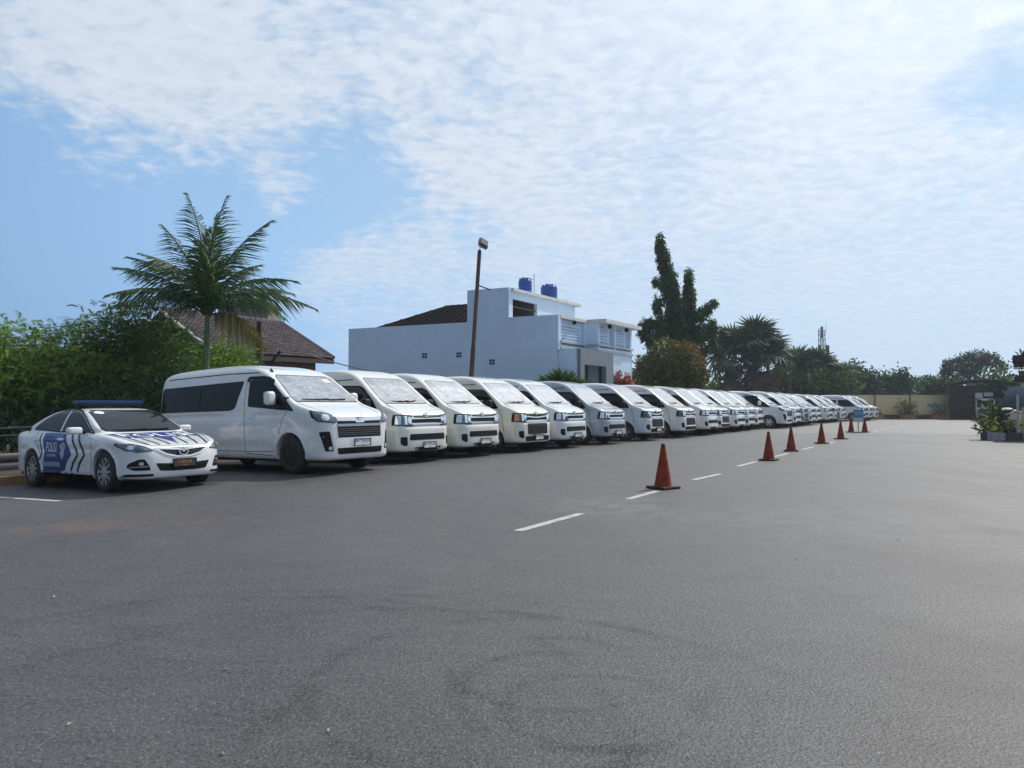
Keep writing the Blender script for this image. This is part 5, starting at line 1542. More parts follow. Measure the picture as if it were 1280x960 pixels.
# water tanks on the tower roof: things of their own
TANK = mat('blue_tank_plastic', (.018, .085, .36), rough=.38, var=.12, vscale=2)
for (px, py0, py1, hw, lab) in ((656.5, 362, 344.5, 8.5, 'blue water tank nearer the open loggia on the tower roof'), (686.5, 371, 354.5, 10.5, 'wider blue water tank nearer the front edge of the tower roof')):
    C_ = A + e1 * 2.97 * KB; t_ = (px - 640) / FPX
    L_ = (t_ * C_.y - C_.x) / (e2.x - t_ * e2.y)
    p = C_ + e2 * L_; sc_ = (p.y + .7) / p.y; p = Vector((p.x * sc_, p.y * sc_, 0))
    z0 = zT - .01
    s_ = p.y / FPX
    Rr, Ht = hw * s_, (py0 - py1) * s_ * 1.12
    tk = empty('water_tank', (p.x, p.y, z0), label=lab, cat='water tank', group='blue tanks on the tower roof')
    b = MB(); prof = [(.0, 0), (Rr * .98, 0)]
    for k in range(4):
        h0 = Ht * (.02 + .2 * k); prof += [(Rr, h0 + .02), (Rr, h0 + Ht * .14), (Rr * .95, h0 + Ht * .16), (Rr * .95, h0 + Ht * .19)]
    prof += [(Rr * .9, Ht * .86), (Rr * .6, Ht * .93), (Rr * .3, Ht * .95)]
    b.lathe(prof, 28); b.build('tank_shell', TANK, tk, True)
    c = MB(); c.lathe([(Rr * .32, Ht * .94), (Rr * .32, Ht * 1.0), (Rr * .28, Ht * 1.02), (0, Ht * 1.02)], 20); c.build('tank_lid', TANK, tk, True)
    g = MB()
    for k in range(6):
        q = k * math.pi / 3; g.box((Rr * .72 * math.cos(q), Rr * .72 * math.sin(q), Ht * .93), (.12, .12, Ht * .10), .02)
    g.build('tank_lug', TANK, tk)
    if px < 670:
        MB().tube([(Rr + .12, 0, -.02), (Rr + .12, 0, Ht * 1.25)], .025, 6).tube([(Rr + .12, 0, Ht * .9), (Rr * .9, 0, Ht * .9)], .025, 6).build('water_pipe', WALLW, tk)

# ------------------------------------------------------------------ lamp post with a flood light
YL = 28.5
lb0 = at(583.5, 560, YL); lt = at(599.5, 313, YL)
k_ = (lt.z + .3) / (lt.z - lb0.z) if lt.z != lb0.z else 1
dirn = (lt - lb0); dirn = dirn / dirn.z
base = lt - dirn * (lt.z + .24)
lp = empty('lamp_post', base, label='leaning rusty brown lamp post with a flood light on top', cat='lamp post')
RUST = mat('rusty_post', (.095, .055, .042), rough=.8, var=.4, vscale=3, bump=.2)
D = lt - base
MB().tube([(0, 0, -.1), D * .5], [.105, .10], 12).tube([D * .5, D], [.085, .08], 12).build('post', RUST, lp, True)
MB().tube([D * .82, D * .82 + Vector((.55, -.1, -.22))], .028, 7).build('post_arm', RUST, lp, True)
fl = link('flood_light', None, lp)
COL.objects.unlink(fl); bpy.data.objects.remove(fl)
hd = MB(); hd.box((0, 0, 0), (.40, .15, .46), .03)
for k in range(6): hd.box((-.165 + k * .066, .10, 0), (.012, .07, .40))
h_o = hd.build('flood_light', mat('lamp_grey', (.075, .078, .08), rough=.6, metal=.1, var=.15), lp)
h_o.location = tuple(D + Vector((.16, -.05, .28))); h_o.rotation_euler = (R(-38), R(24), R(28))
MB().box((0, -.08, 0), (.34, .012, .38)).build('lamp_glass', mat('lamp_glass', (.10, .11, .115), rough=.7, spec=.1), h_o)
MB().tube([D + Vector((0, 0, -.05)), D + Vector((.02, 0, .12)), D + Vector((.14, -.03, .14))], .022, 6).build('lamp_bracket', mat('lamp_grey'), lp, True)

# ------------------------------------------------------------------ tiled house behind the trees
YH = 33.0
rR = at(352, 406, YH); KH = YH / 38.0
rL = at(199, 389, YH - 5.6)
eR = at(417, 449.5, YH - 2.1)
hz = gz(rR.x, rR.y)
ridge = (rL - rR); 
eL = eR + ridge
hs = empty('tiled_house', (rR.x, rR.y, hz), label='brown brick house with a dark tiled gable roof behind the trees', cat='house')
o_ = Vector((rR.x, rR.y, hz))
TILE = mat('dark_roof_tile', (.070, .052, .056), rough=.75, var=.3, vscale=1.2, island=.35, dirt=.2)
# tile courses: each course a wavy strip lying on the one below
def tile_slope(name, a, b, c, d_, rows, cols, parent):
    """a-b along the ridge, d_-c along the eave"""
    VV, FF, off = [], [], 0
    nrm = (b - a).cross(d_ - a).normalized()
    if nrm.z < 0: nrm = -nrm
    for r in range(rows):
        t0, t1 = r / rows, (r + 1.12) / rows
        for cidx in range(cols):
            pts = []
            for i in range(4):
                u = (cidx + i / 3) / cols
                w = (0.0, .045, .045, 0.0)[i]
                for t, lift in ((t0, .015), (min(t1, 1.01), .055)):
                    p0 = a + (d_ - a) * t; p1 = b + (c - b) * t
                    p = p0 + (p1 - p0) * u + nrm * (w + lift + .02)
                    pts.append(tuple(p))
            # front lip
            for i in range(4):
                q = Vector(pts[2 * i + 1]) - nrm * .05; pts.append(tuple(q))
            VV += pts
            for i in range(3):
                FF.append([off + 2 * i, off + 2 * i + 1, off + 2 * i + 3, off + 2 * i + 2])
                FF.append([off + 2 * i + 1, off + 8 + i, off + 9 + i, off + 2 * i + 3])
            off += 12
    me = raw_mesh(name, np.array(VV), FF, TILE)
    return tag(link(name, me, parent), kind='stuff')
back = (rR - eR); back.z = 0
bR = rR + back * 1.0; bR.z = eR.z; bL = bR + ridge
deck = MB()
pts = [p - o_ for p in (rR, rL, eL, eR, bL, bR)]
dn = Vector((0, 0, -.12))
deck.add(pts + [p + dn for p in pts], [(0, 1, 2, 3), (1, 0, 5, 4), (6, 9, 8, 7), (7, 10, 11, 6), (0, 3, 9, 6), (3, 2, 8, 9), (2, 1, 7, 8), (1, 4, 10, 7), (4, 5, 11, 10), (5, 0, 6, 11)])
rf = deck.build('roof', mat('roof_underside', (.06, .045, .04), rough=.9), hs)
tile_slope('roof_tiles', rR - o_, rL - o_, eL - o_, eR - o_, 17, 30, rf)
vb = MB()
vb.tube([rR - o_ + Vector((0, 0, .09)), eR - o_ + Vector((0, 0, .09))], .09, 6)
vb.build('verge_tiles', TILE, rf)
MB().tube([rL - o_ + Vector((0, 0, .1)), rR - o_ + Vector((0, 0, .1))], .10, 6).build('ridge_tiles', TILE, rf)
MB().tube([rL - o_ + Vector((0, 0, .07)), eL - o_ + Vector((0, 0, .07))], .07, 6).build('verge_flashing', mat('white_flashing', (.55, .55, .55), rough=.6), rf)
MB().pbox(eR - o_ + Vector((0, 0, -.20)), ridge, Vector((.03, -.02, 0)), Vector((0, 0, .20))).build('fascia_board', mat('fascia_brown', (.055, .035, .028), rough=.7, var=.2), rf)
BRK = mat('brown_brick_wall', (.20, .115, .075), rough=.9, var=.3, vscale=5, bump=.4, bscale=25)
ru = ridge.normalized(); ru.z = 0; ru.normalize()
inn = (rR - eR); inn.z = 0; inn = inn.normalized()
c0 = eR + ru * .6 + inn * .55 - o_; c0.z = 0
wl = MB()
wl.pbox(c0, Vector((ridge.x, ridge.y, 0)) * .88, inn * .2, Vector((0, 0, eR.z - hz + .18)))
wl.pbox(c0 + inn * .2, ru * .2, inn * (back.length * 2 - 1.6), Vector((0, 0, eR.z - hz + .2)))
wall_o = wl.build('brick_wall', BRK, hs)
g_ = MB(); q0 = c0 + Vector((0, 0, eR.z - hz + .2)); 
g_.add([q0 + inn * .1, q0 + inn * (back.length * 2 - 1.3), q0 + inn * (back.length - .6) + Vector((0, 0, rR.z - eR.z - .45)), q0 + inn * .1 + ru * .2, q0 + inn * (back.length * 2 - 1.3) + ru * .2, q0 + inn * (back.length - .6) + ru * .2 + Vector((0, 0, rR.z - eR.z - .45))],
       [(0, 1, 2), (5, 4, 3), (0, 3, 4, 1), (1, 4, 5, 2), (2, 5, 3, 0)])
g_.build('gable_wall', BRK, hs)
# grey block house / tank tower behind the ridge
tp0, tp1 = at(273, 402, 40), at(336, 402, 40)
bt = empty('block_tower', ((tp0.x + tp1.x) / 2, 41, -.24), label='grey concrete block tower sticking up behind the tiled roof ridge', cat='tower')
wz = at(300, 382, 40).z + .24
ww = tp1.x - tp0.x
b = MB(); b.box((0, 0, wz / 2), (ww, 2.2, wz)); b.build('block_wall', mat('grey_blockwork', (.20, .185, .175), rough=.9, var=.3, vscale=2.5, bump=.4, bscale=9, dirt=.5), bt)
b = MB()
for k in range(1, 24): b.box((0, -1.1, wz - k * .21), (ww * .998, .016, .018))
for k in range(24):
    for j in range(int(ww / .42)):
        b.box((-ww / 2 + .2 + j * .42 + (.21 if k % 2 else 0), -1.1, wz - k * .21 - .105), (.016, .014, .19))
b.build('mortar_joints', mat('pale_mortar', (.27, .25, .235), rough=.9), bt, kind='stuff')
b = MB(); b.box((-.1, 0, wz + .09), (ww + .3, 2.4, .14)); b.build('top_slab', mat('mossy_slab', (.13, .125, .11), rough=.9, var=.3), bt)

# ------------------------------------------------------------------ dark power pole with brace, and wires
YQ = 26.0
q0, q1 = gp(323.5, YQ), at(323.5, 402, YQ)
pp = empty('power_pole', q0, label='dark square power pole in front of the tiled roof', cat='pole')
hq = q1.z - q0[2]
PD = mat('dark_weathered_timber', (.035, .033, .035), rough=.9, var=.3, vscale=6)
MB().box((0, 0, hq / 2), (.17, .17, hq), .01).build('post', PD, pp)
pa, pb_ = at(333, 460, YQ) - Vector(q0), at(351, 438.5, YQ - .3) - Vector(q0)
MB().tube([pa, pb_], .05, 5).build('pole_brace', PD, pp)
pa, pb_ = at(303, 438, YQ) - Vector(q0), at(316, 418, YQ + .2) - Vector(q0)
MB().tube([pa, pb_], .055, 5).build('roof_strut', mat('pale_strut', (.30, .27, .24), rough=.8), pp)
def wire(label, p, q, sag, r=.016, n=16):
    pts = []
    for i in range(n + 1):
        t = i / n
        v = p + (q - p) * t; v = Vector((v.x, v.y, v.z - sag * 4 * t * (1 - t))); pts.append(v)
    b = MB(); b.tube([v - pts[0] for v in pts], r, 5)
    o = b.build('overhead_wire', mat('black_cable', (.02, .02, .022), rough=.6), None, True)
    o.location = pts[0]
    tag(o, label, 'wire', 'overhead wires by the tiled house')
wire('black cable running from the dark pole down past the roof corner to the white building', at(328, 421, YQ), at(532, 470, 31), .35, .022)
wire('thin lower cable from the pole brace toward the white building', at(336, 449, YQ), at(470, 468, 31), .25, .012)
wire('thin cable crossing the bushes at the left edge', at(-80, 428, 16), at(50, 431, 17), .05, .012)

# ------------------------------------------------------------------ kerb, pipes and steel rail at the left edge
ka, kb_ = GG(-60, 611), GG(30, 605)
kd = (kb_ - ka).normalized()
KERB = mat('worn_orange_kerb', (.27, .145, .055), rough=.8, var=.3, vscale=5, dirt=.8)
KERBB = mat('worn_black_kerb', (.06, .055, .05), rough=.85, var=.3, vscale=5)
ker = empty('kerb', ka, label='worn orange and black painted kerb behind the police car', cat='kerb')
kn = Vector((-kd.y, kd.x, 0))
for i in range(6):
    a_ = kd * (i * .62 - .6); z_ = gz(ka.x + a_.x, ka.y + a_.y)
    b = MB()
    o = a_ + Vector((0, 0, z_ - ka.z - .05)); 
    b.pbox(o, kd * .605, kn * .16, Vector((0, 0, .19)))
    b.build('kerb_stone', KERB if i % 4 else KERBB, ker)
for (off, z, r, lab) in ((.55, .34, .075, 'lower grey steel pipe lying behind the orange kerb'), (.62, .53, .07, 'upper pale steel pipe behind the orange kerb')):
    b = MB(); b.tube([(0, 0, 0), kd * 4.2], r, 12)
    for s in (.5, 3.4): b.box(kd * s + Vector((0, 0, -z / 2 - r * .3)), (.07, .07, z - r * .2))
    o = b.build('steel_pipe', mat('weathered_steel_pipe', (.22, .20, .18), rough=.6, metal=.3, var=.3, vscale=3), None, True)
    p = ka + kn * off - kd * 1.2; o.location = (p.x, p.y, gz(p.x, p.y) + z)
    tag(o, lab, 'pipe', 'steel pipes behind the kerb')
rl = ka + kn * 1.5
rail = empty('steel_railing', (rl.x, rl.y, gz(rl.x, rl.y)), label='dark steel railing behind the pipes at the left edge', cat='railing')
STL = mat('dark_painted_steel', (.055, .06, .065), rough=.55, metal=.3, var=.2)
for s in (-.4, .75, 1.9, 3.0):
    MB().box(kd * s + Vector((0, 0, .56)), (.05, .05, 1.12)).build('rail_post', STL, rail)
for z in (1.10, .94): MB().tube([kd * -.9 + Vector((0, 0, z)), kd * 3.4 + Vector((0, 0, z))], .028, 8).build('rail_bar', STL, rail)
# bare brown soil under the trees
sv = []
for (s, w) in ((-8, 0.2), (-8, 14), (14, 14), (14, .2)):
    p = ka + kd * s + kn * w; sv.append((p.x, p.y, -.16))
soil = raw_mesh('soil', np.array(sv), [[0, 3, 2, 1]], mat('dark_soil', (.045, .033, .024), rough=.95, var=.35, vscale=2, bump=.6, bscale=12))
if soil.polygons[0].normal.z < 0: soil.flip_normals()
tag(link('soil', soil), 'dark bare soil under the trees', kind='structure')

# ------------------------------------------------------------------ far end: beige wall, planters, shed, truck
YW = at(1100, 524, 1).y; yw = G(1120, 524).y
w0, w1 = at(1040, 509, yw), at(1188, 509, yw)
wt_ = at(1120, 494.5, yw).z
bw = empty('beige_wall', ((w0.x + w1.x) / 2, yw + .1, 0), label='long beige boundary wall at the far end of the lot', cat='wall')
lw = w1.x - w0.x
BEI = mat('beige_wall_paint', (.68, .535, .31), rough=.85, var=.07, vscale=.6, dirt=.12)
MB().box((0, 0, wt_ / 2), (lw, .2, wt_)).build('wall_panel', BEI, bw)
MB().box((0, 0, wt_ + .03), (lw + .1, .26, .06)).build('wall_coping', SLAB, bw)
MB().box((0, -.13, .22), (lw, .06, .44)).build('wall_plinth', mat('dark_plinth', (.10, .075, .05), rough=.9, var=.3), bw)
def wx(px): return (px - 640) / FPX * yw - (w0.x + w1.x) / 2
b = MB(); b.box((wx(1168), -.125, at(1, 506, yw).z), (at(1177, 1, yw).x - at(1159, 1, yw).x, .05, .26)); b.build('blue_wall_sign', mat('sky_blue_paint', (.15, .33, .45), rough=.6, var=.1), bw)
for px in (1065, 1137, 1093):
    MB().tube([(wx(px), -.2, 0), (wx(px), -.2, wt_ + (.5 if px != 1137 else .1))], .05, 7).build('wall_pipe', PD, bw)
PLT = mat('terracotta_planter', (.30, .15, .06), rough=.85, var=.25, vscale=3)
for (px, wpx, kind, lab) in ((1094, 15, 'd', 'low planter at the beige wall next to the last white van'), (1135, 15, 'y', 'terracotta planter with a pale spreading plant in the middle of the beige wall'), (1172, 13, 'd', 'terracotta planter with a dark small bush under the blue strip on the wall'), (1181, 9, 'g', 'green bush in a planter at the shed end of the beige wall')):
    p = at(px, 524, yw - 1.0); w_ = wpx / FPX * yw
    pr = empty('planter', (p.x, p.y, .003), label=lab, cat='planter', group='planters along the beige wall')
    b = MB(); b.box((0, 0, .24), (w_, .8, .48), .03); b.build('planter_box', PLT, pr)
    b = MB(); b.box((0, 0, .50), (w_ * .9, .66, .05)); b.build('planter_soil', mat('dark_soil'), pr)
    m = {'d': L_DEEP, 'y': L_OLIVE, 'g': L_MID}[kind]
    V, F = blob_leaves([(0, 0, .72, w_ * .30, .35, .32), (-w_ * .2, 0, .95, w_ * .14, .22, .36)] if kind != 'y' else [(-.3, 0, 1.2, .55, .45, .55), (.4, 0, 1.0, .5, .4, .6)], 9, 5, .32, .28, .4, .2, .12)
    link('foliage', raw_mesh('foliage', V, F, m), pr)
# shed with a shallow arched roof
ys = yw - 1.5
s0, s1 = at(1187, 524, ys), at(1257, 524, ys)
sh = empty('dark_shed', ((s0.x + s1.x) / 2, ys + 2.5, 0), label='dark timber shed with a shallow arched roof at the far end', cat='shed')
sw = s1.x - s0.x
ztop, zcr = at(1, 482, ys).z, at(1, 475.5, ys).z
DW = mat('dark_boards', (.035, .032, .034), rough=.85, var=.3, vscale=2)
DW2 = mat('brown_boards', (.055, .036, .028), rough=.85, var=.35, vscale=2)
xa = sw * .40
def plank(mb, x0, x1, z0, z1, y): mb.pbox((x0, y, z0), (x1 - x0, 0, 0), (0, .04, 0), (0, 0, z1 - z0))
nb = 9
for k in range(nb):
    z0 = .05 + k * (ztop * .66) / nb
    b = MB(); plank(b, -sw / 2, -sw / 2 + xa, z0, z0 + ztop * .66 / nb - .03, -2.5 - (.02 if k % 2 else 0)); b.build('plank', DW2 if k % 3 else DW, sh)
b = MB(); plank(b, -sw / 2, -sw / 2 + xa, ztop * .69, ztop, -2.46); b.build('front_panel', DW, sh)
b = MB(); plank(b, -sw / 2 + xa, sw / 2, ztop * .80, ztop, -2.44); b.build('lintel', DW, sh)
b = MB(); b.pbox((-sw / 2 + 2.9, 2.35, 0), (sw, 0, 0), (0, .1, 0), (0, 0, ztop)); b.pbox((-sw / 2, -2.45, 0), (.1, 0, 0), (2.9, 4.8, 0), (0, 0, ztop)); b.pbox((sw / 2 - .1, -2.45, 0), (.1, 0, 0), (2.9, 4.8, 0), (0, 0, ztop)); b.build('shed_wall', DW, sh)
for x in (-sw / 2 + xa, sw / 2 - .1, sw * .16): MB().box((x, -2.42, ztop * .4), (.12, .12, ztop * .8)).build('shed_post', DW2, sh)
n = 14; V, F = [], []
for i in range(n + 1):
    t = i / n; x = -sw / 2 - .35 + (sw + 1.6) * t; z = ztop - .05 + (zcr - ztop) * math.sin(math.pi * min(t * 1.02, 1)) ** .8
    for y in (-3.0, 2.8): V += [(x + (y + 3.0) * .6, y, z), (x + (y + 3.0) * .6, y, z + .09)]
for i in range(n):
    k = 4 * i
    F += [[k + 1, k + 5, k + 7, k + 3], [k, k + 2, k + 6, k + 4], [k, k + 4, k + 5, k + 1], [k + 2, k + 3, k + 7, k + 6]]
F += [[0, 1, 3, 2], [4 * n, 4 * n + 2, 4 * n + 3, 4 * n + 1]]
link('shed_roof', raw_mesh('shed_roof', np.array(V), F, mat('rusty_sheet_roof', (.020, .019, .02), rough=.85, var=.3, vscale=1)), sh)
b = MB(); b.box((sw * .02, -2.6, ztop * .70), (sw * .13, .06, .55)); b.build('pale_sign', mat('pale_panel', (.55, .53, .5), rough=.6), sh)
b = MB(); b.box((sw * .19, -2.62, ztop * .74), (sw * .16, .06, .35)); b.build('pale_banner', mat('pale_panel'), sh)
# lean-to roof right of the shed
lt0 = at(1262, 517, ys - 3)
ln = empty('lean_to', (lt0.x, lt0.y, 0), label='low dark lean-to roof on thin posts beside the shed', cat='shelter')
b = MB(); b.pbox((-2.2, -1.6, at(1, 505, ys - 3).z), (4.6, 0, -.5), (0, 3.2, .25), (0, 0, .08)); b.build('shelter_roof', DW, ln)
for x in (-1.9, -.3, .8, 2.0): MB().tube([(x, -1.5, 0), (x, -1.5, at(1, 505, ys - 3).z - .25 * (x + 2.2) / 2)], .06, 6).build('shelter_post', mat('pale_post', (.30, .28, .25), rough=.8), ln)
MB().box((0, 1.6, 1.0), (4.4, .12, 2.0)).build('shelter_wall', DW, ln)
# small truck seen from the front
tp = at(1232, 526, yw - 9); ts = empty('small_truck', (tp.x, tp.y, 0), R(-33), label='small white truck seen from the front in the dark shed mouth', cat='truck')
TW = mat('truck_white', (.50, .50, .47), rough=.4, coat=.5, dirt=.35, var=.1)
tw = 20 / FPX * tp.y
b = MB(); b.box((0, .8, 1.15), (tw, 1.6, 1.5), .10); b.build('cab', TW, ts)
MB().box((0, -.02, 1.52), (tw * .86, .05, .62), .02).build('windshield', GLASS, ts)
MB().box((0, -.05, 1.78), (tw * .4, .03, .10)).build('sun_strip', mat('pale_panel'), ts)
MB().box((0, -.03, .95), (tw * .7, .05, .16)).build('grille', BLACK, ts)
MB().box((0, -.10, .52), (tw * .98, .2, .26), .03).build('bumper', mat('grey_bumper', (.20, .20, .2), rough=.6), ts)
for s in (-1, 1):
    MB().box((s * tw * .36, -.04, .80), (.26, .06, .18), .02).build('headlight', LENS, ts)
    MB().box((s * tw * .62, .1, 1.55), (.14, .08, .32), .02).build('mirror', BLACK, ts)
    b = MB(); b.lathe([(.0, -.1), (.36, -.1), (.38, 0), (.36, .1), (0, .1)], 20, 'X', (s * tw * .42, .85, .38)); b.build('wheel', RUBBER, ts)
MB().box((0, 3.3, 1.1), (tw * 1.05, 3.2, .9)).build('cargo_bed', DW2, ts)

# ------------------------------------------------------------------ right edge: planting bed, mirror pole, house corner
bp = G(1262, 551); Yb = bp.y
pb0 = empty('planting_bed', (bp.x + .4, Yb + 1.0, 0), label='raised planting bed with grey block edging at the right edge', cat='planting bed')
x0 = at(1226, 1, Yb).x - bp.x - .4
for i in range(8):
    b = MB(); b.box((x0 + .28 + i * .60, -.95, .15), (.56, .22, .30), .02)
    b.build('edging_block', mat('rusty_block', (.20, .075, .05), rough=.85, var=.2) if i == 3 else (mat('grey_block', (.26, .27, .29), rough=.85, var=.15, dirt=.3) if i % 4 != 1 else KERBB), pb0)
for i in range(5):
    b = MB(); b.box((x0 - .02 + (i + .5) * .42, -.60 + i * .42, .15), (.24, .52, .30), .02); b.build('edging_block', KERBB, pb0)
b = MB(); b.pbox((x0 + .1, -.85, .01), (4.4, 0, 0), (2.0, 2.3, 0), (0, 0, .24)); b.build('bed_soil', mat('dark_soil'), pb0)
BG = 'plants in the planting bed'
def bedplant(name, label, px, py, m, wpx, hpx, size, asp, n=9, dz_=0):
    Y = Yb + .5 + dz_
    p = at(px, py, Y)
    root = empty(name, (p.x, p.y, .25), label=label, cat='plant', group=BG)
    rx, rz = wpx / FPX * Y, hpx / FPX * Y
    V, F = blob_leaves([(0, 0, p.z - .25, rx, rx * .8, rz)], 16, 5, size, asp, .3, .1, .10, .4)
    link('foliage', raw_mesh('foliage', V, F, m), root)
    b = MB()
    for k in range(4): b.tube([(rng.uniform(-.1, .1), rng.uniform(-.1, .1), 0), (rng.uniform(-rx, rx) * .5, rng.uniform(-rx, rx) * .4, max(p.z - .25, .1))], [.022, .012], 5)
    b.build('stems', BARK, root)
bedplant('leafy_plant', 'lime green low leafy plant at the front of the planting bed', 1242, 534, L_LIME, 9, 6, .20, .5)
bedplant('leafy_plant', 'small lime plant beside the mirror pole in the planting bed', 1263, 536, L_LIME, 6, 5, .20, .5)
bedplant('leafy_plant', 'dark broad-leaved plant between the two lime ones', 1254, 528, L_DEEP, 7, 9, .34, .4, dz_=.4)
bedplant('leafy_plant', 'dark drooping palm-leaf plant behind the lime plant', 1240, 519, L_DEEP, 10, 7, .5, .16, dz_=.8)
bedplant('leafy_plant', 'scrubby dark plant at the left corner of the bed', 1232, 536, L_MID, 7, 5, .26, .3)
bedplant('leafy_plant', 'olive shrub beside the mirror pole at the picture edge', 1280, 510, L_OLIVE, 6, 8, .25, .4, dz_=.5)
bedplant('leafy_plant', 'dead pale-stemmed plant leaning out of the bed', 1228, 526, L_POD, 5, 5, .25, .2)
# convex mirror seen from behind on a pale pole
mp = G(1273, 551)
mr = empty('traffic_mirror', (mp.x, mp.y, 0), R(-12), label='round grey traffic mirror seen from behind on a pale pole', cat='traffic mirror')
mz = at(1, 496.5, mp.y).z
MB().tube([(0, 0, 0), (0, 0, mz + .1)], .045, 10).build('mirror_pole', mat('pale_steel', (.42, .43, .45), rough=.5, metal=.3, var=.15), mr, True)
b = MB(); rr = 14 / FPX * mp.y
b.lathe([(0, -.10), (rr * .5, -.085), (rr * .85, -.03), (rr, .02), (rr, .05), (0, .05)], 36, 'Y', (.06, .14, mz)); b.build('mirror_disc', mat('grey_mirror_back', (.12, .14, .17), rough=.6, var=.15), mr, True)
# corner of the house on the right: two eaves, a pillar and wall
yR = 27.0
hp0 = at(1267, 520, yR)
hr = empty('porch_house', (hp0.x, yR, 0), R(-36.5), label='corner of a house with two dark eaves at the right edge', cat='house')
def zr_(py): return at(1, py, yR).z
BRN = mat('dark_brown_fascia', (.05, .035, .03), rough=.7, var=.2)
b = MB(); b.box((3.0, 2.1, (zr_(444) + zr_(454)) / 2), (6.0, 4.2, zr_(444) - zr_(454)), .02); b.build('upper_eave', BRN, hr)
b = MB(); b.box((3.0, 2.12, (zr_(470) + zr_(477)) / 2), (5.9, 4.0, zr_(470) - zr_(477)), .02); b.build('lower_eave', BRN, hr)
b = MB(); b.box((.35, .35, zr_(478) / 2), (.24, .24, zr_(478))); b.box((3.4, 2.6, zr_(456) / 2), (4.6, 2.6, zr_(456))); b.build('house_wall', BEI, hr)
b = MB()
for k in range(9): b.box((.2 + k * .3, .2, zr_(466)), (.03, .03, .3))
b.box((1.5, .2, zr_(466) + .16), (2.9, .05, .04)); b.build('balcony_rail', BRN, hr)
for k in range(3):
    bx = empty('roof_plant', (hp0.x + .45 + k * .7, yR + .1 - k * .45, zr_(470)), label=('left', 'middle', 'right')[k] + ' potted palm on the lower eave of the house at the right edge', cat='plant', group='pot plants on the eave')
    b = MB(); b.lathe([(.10, 0), (.14, .2), (0, .2)], 10); b.build('pot', PLT, bx)
    V, F = blob_leaves([(0, 0, .5, .25, .25, .25)], 12, 4, .4, .15, .2, .3, .06, .5); link('foliage', raw_mesh('foliage', V, F, L_BLUE), bx)
# white parked things behind the bed: a low white wall of sacks
for k, (px, w_) in enumerate(((1259, .55), (1266, .8))):
    p = at(px, 524, Yb + 4.5)
    b = MB(); b.superbox((0, 0, .62 - k * .04), (w_, .6, 1.2 - k * .1), .6); o = b.build('white_sack', mat('white_sack', (.62, .60, .60), rough=.7, var=.15, vscale=4, bump=.4, bscale=6), None, True)
    o.location = (p.x, p.y, 0)
    tag(o, ('slim white sack behind the planting bed, left of the mirror pole', 'bulky white sack right behind the mirror pole')[k], 'sack', 'white sacks behind the bed')

# ------------------------------------------------------------------ telecom tower, thin pole, far trees
yt = 150.0
tb = at(1028.5, 509, yt); th = at(1028.5, 407, yt).z
tt = empty('telecom_tower', (tb.x, yt, 0), label='grey lattice telecom tower with antennas above the fan palms', cat='tower')
GAL = mat('galvanised_steel', (.12, .135, .15), rough=.7)
b = MB()
for (sx, sy) in ((-1, -1), (1, -1), (1, 1), (-1, 1)): b.tube([(sx * .95, sy * .95, 0), (sx * .42, sy * .42, th * .95)], .08, 5)
b.build('tower_leg', GAL, tt)
b = MB(); n = 16
for i in range(n):
    z0, z1 = th * .95 * i / n, th * .95 * (i + 1) / n
    h0, h1 = .95 - .53 * i / n, .95 - .53 * (i + 1) / n
    for s in (-1, 1):
        b.tube([(-h0, s * h0, z0), (h1, s * h1, z1)], .05, 4); b.tube([(h0, s * h0, z0), (-h1, s * h1, z1)], .05, 4)
        b.tube([(-h0, s * h0, z0), (h0, s * h0, z0)], .05, 4)
b.build('tower_bracing', GAL, tt, kind='stuff')
b = MB()
for z in (th * .72, th * .70):
    for x in (-.95, -.6, .75, 1.1): b.box((x, -.6, z), (.30, .2, 1.9))
b.build('panel_antennas', mat('antenna_grey', (.17, .19, .21), rough=.6), tt)
b = MB(); b.box((0, 0, th * .92), (.45, .4, 2.4)); b.tube([(-.85, -.4, th * .86), (-.95, -.4, th * .96), (-.3, -.4, th * .96)], .06, 5); b.tube([(.9, 0, th * .9), (.95, 0, th * 1.04)], .04, 4); b.tube([(.1, 0, th * .95), (.1, 0, th * 1.0)], .06, 4); b.build('top_antennas', GAL, tt)
tq = at(987.5, 509, 58)
b = MB(); b.tube([(0, 0, 0), (0, 0, at(1, 440, 58).z)], [.11, .07], 7)
o = b.build('utility_pole', PD, None, True); o.location = (tq.x, 58, -.24); tag(o, 'thin dark utility pole between the two fan palm clumps', 'pole')
FT = 'trees beyond the beige wall'
FK = dict(clump=5.0, per=8, size=.40, asp=.55, shell=.35, crad=.34)
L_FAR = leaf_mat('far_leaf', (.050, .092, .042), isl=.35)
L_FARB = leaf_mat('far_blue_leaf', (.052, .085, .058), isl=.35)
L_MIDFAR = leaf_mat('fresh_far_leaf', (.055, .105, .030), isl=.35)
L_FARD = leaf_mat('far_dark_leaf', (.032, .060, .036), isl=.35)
tree('far_tree', 'dense dark dome-shaped tree at the left end above the beige wall', 'tree', gp(1072, 84), [blobpx(1068, 472, 84, 20, 15), blobpx(1085, 478, 84, 14, 12), blobpx(1058, 482, 84, 18, 14), blobpx(1075, 488, 84, 25, 12)], L_FARD, .35, group=FT, **FK)
tree('far_tree', 'loose layered tree left of the middle above the beige wall', 'tree', gp(1115, 86), [blobpx(1112, 474, 86, 12, 6), blobpx(1125, 470, 86, 9, 5), blobpx(1108, 483, 86, 14, 8), blobpx(1130, 480, 86, 12, 7), blobpx(1118, 490, 86, 22, 7)], L_FAR, .3, group=FT, **FK)
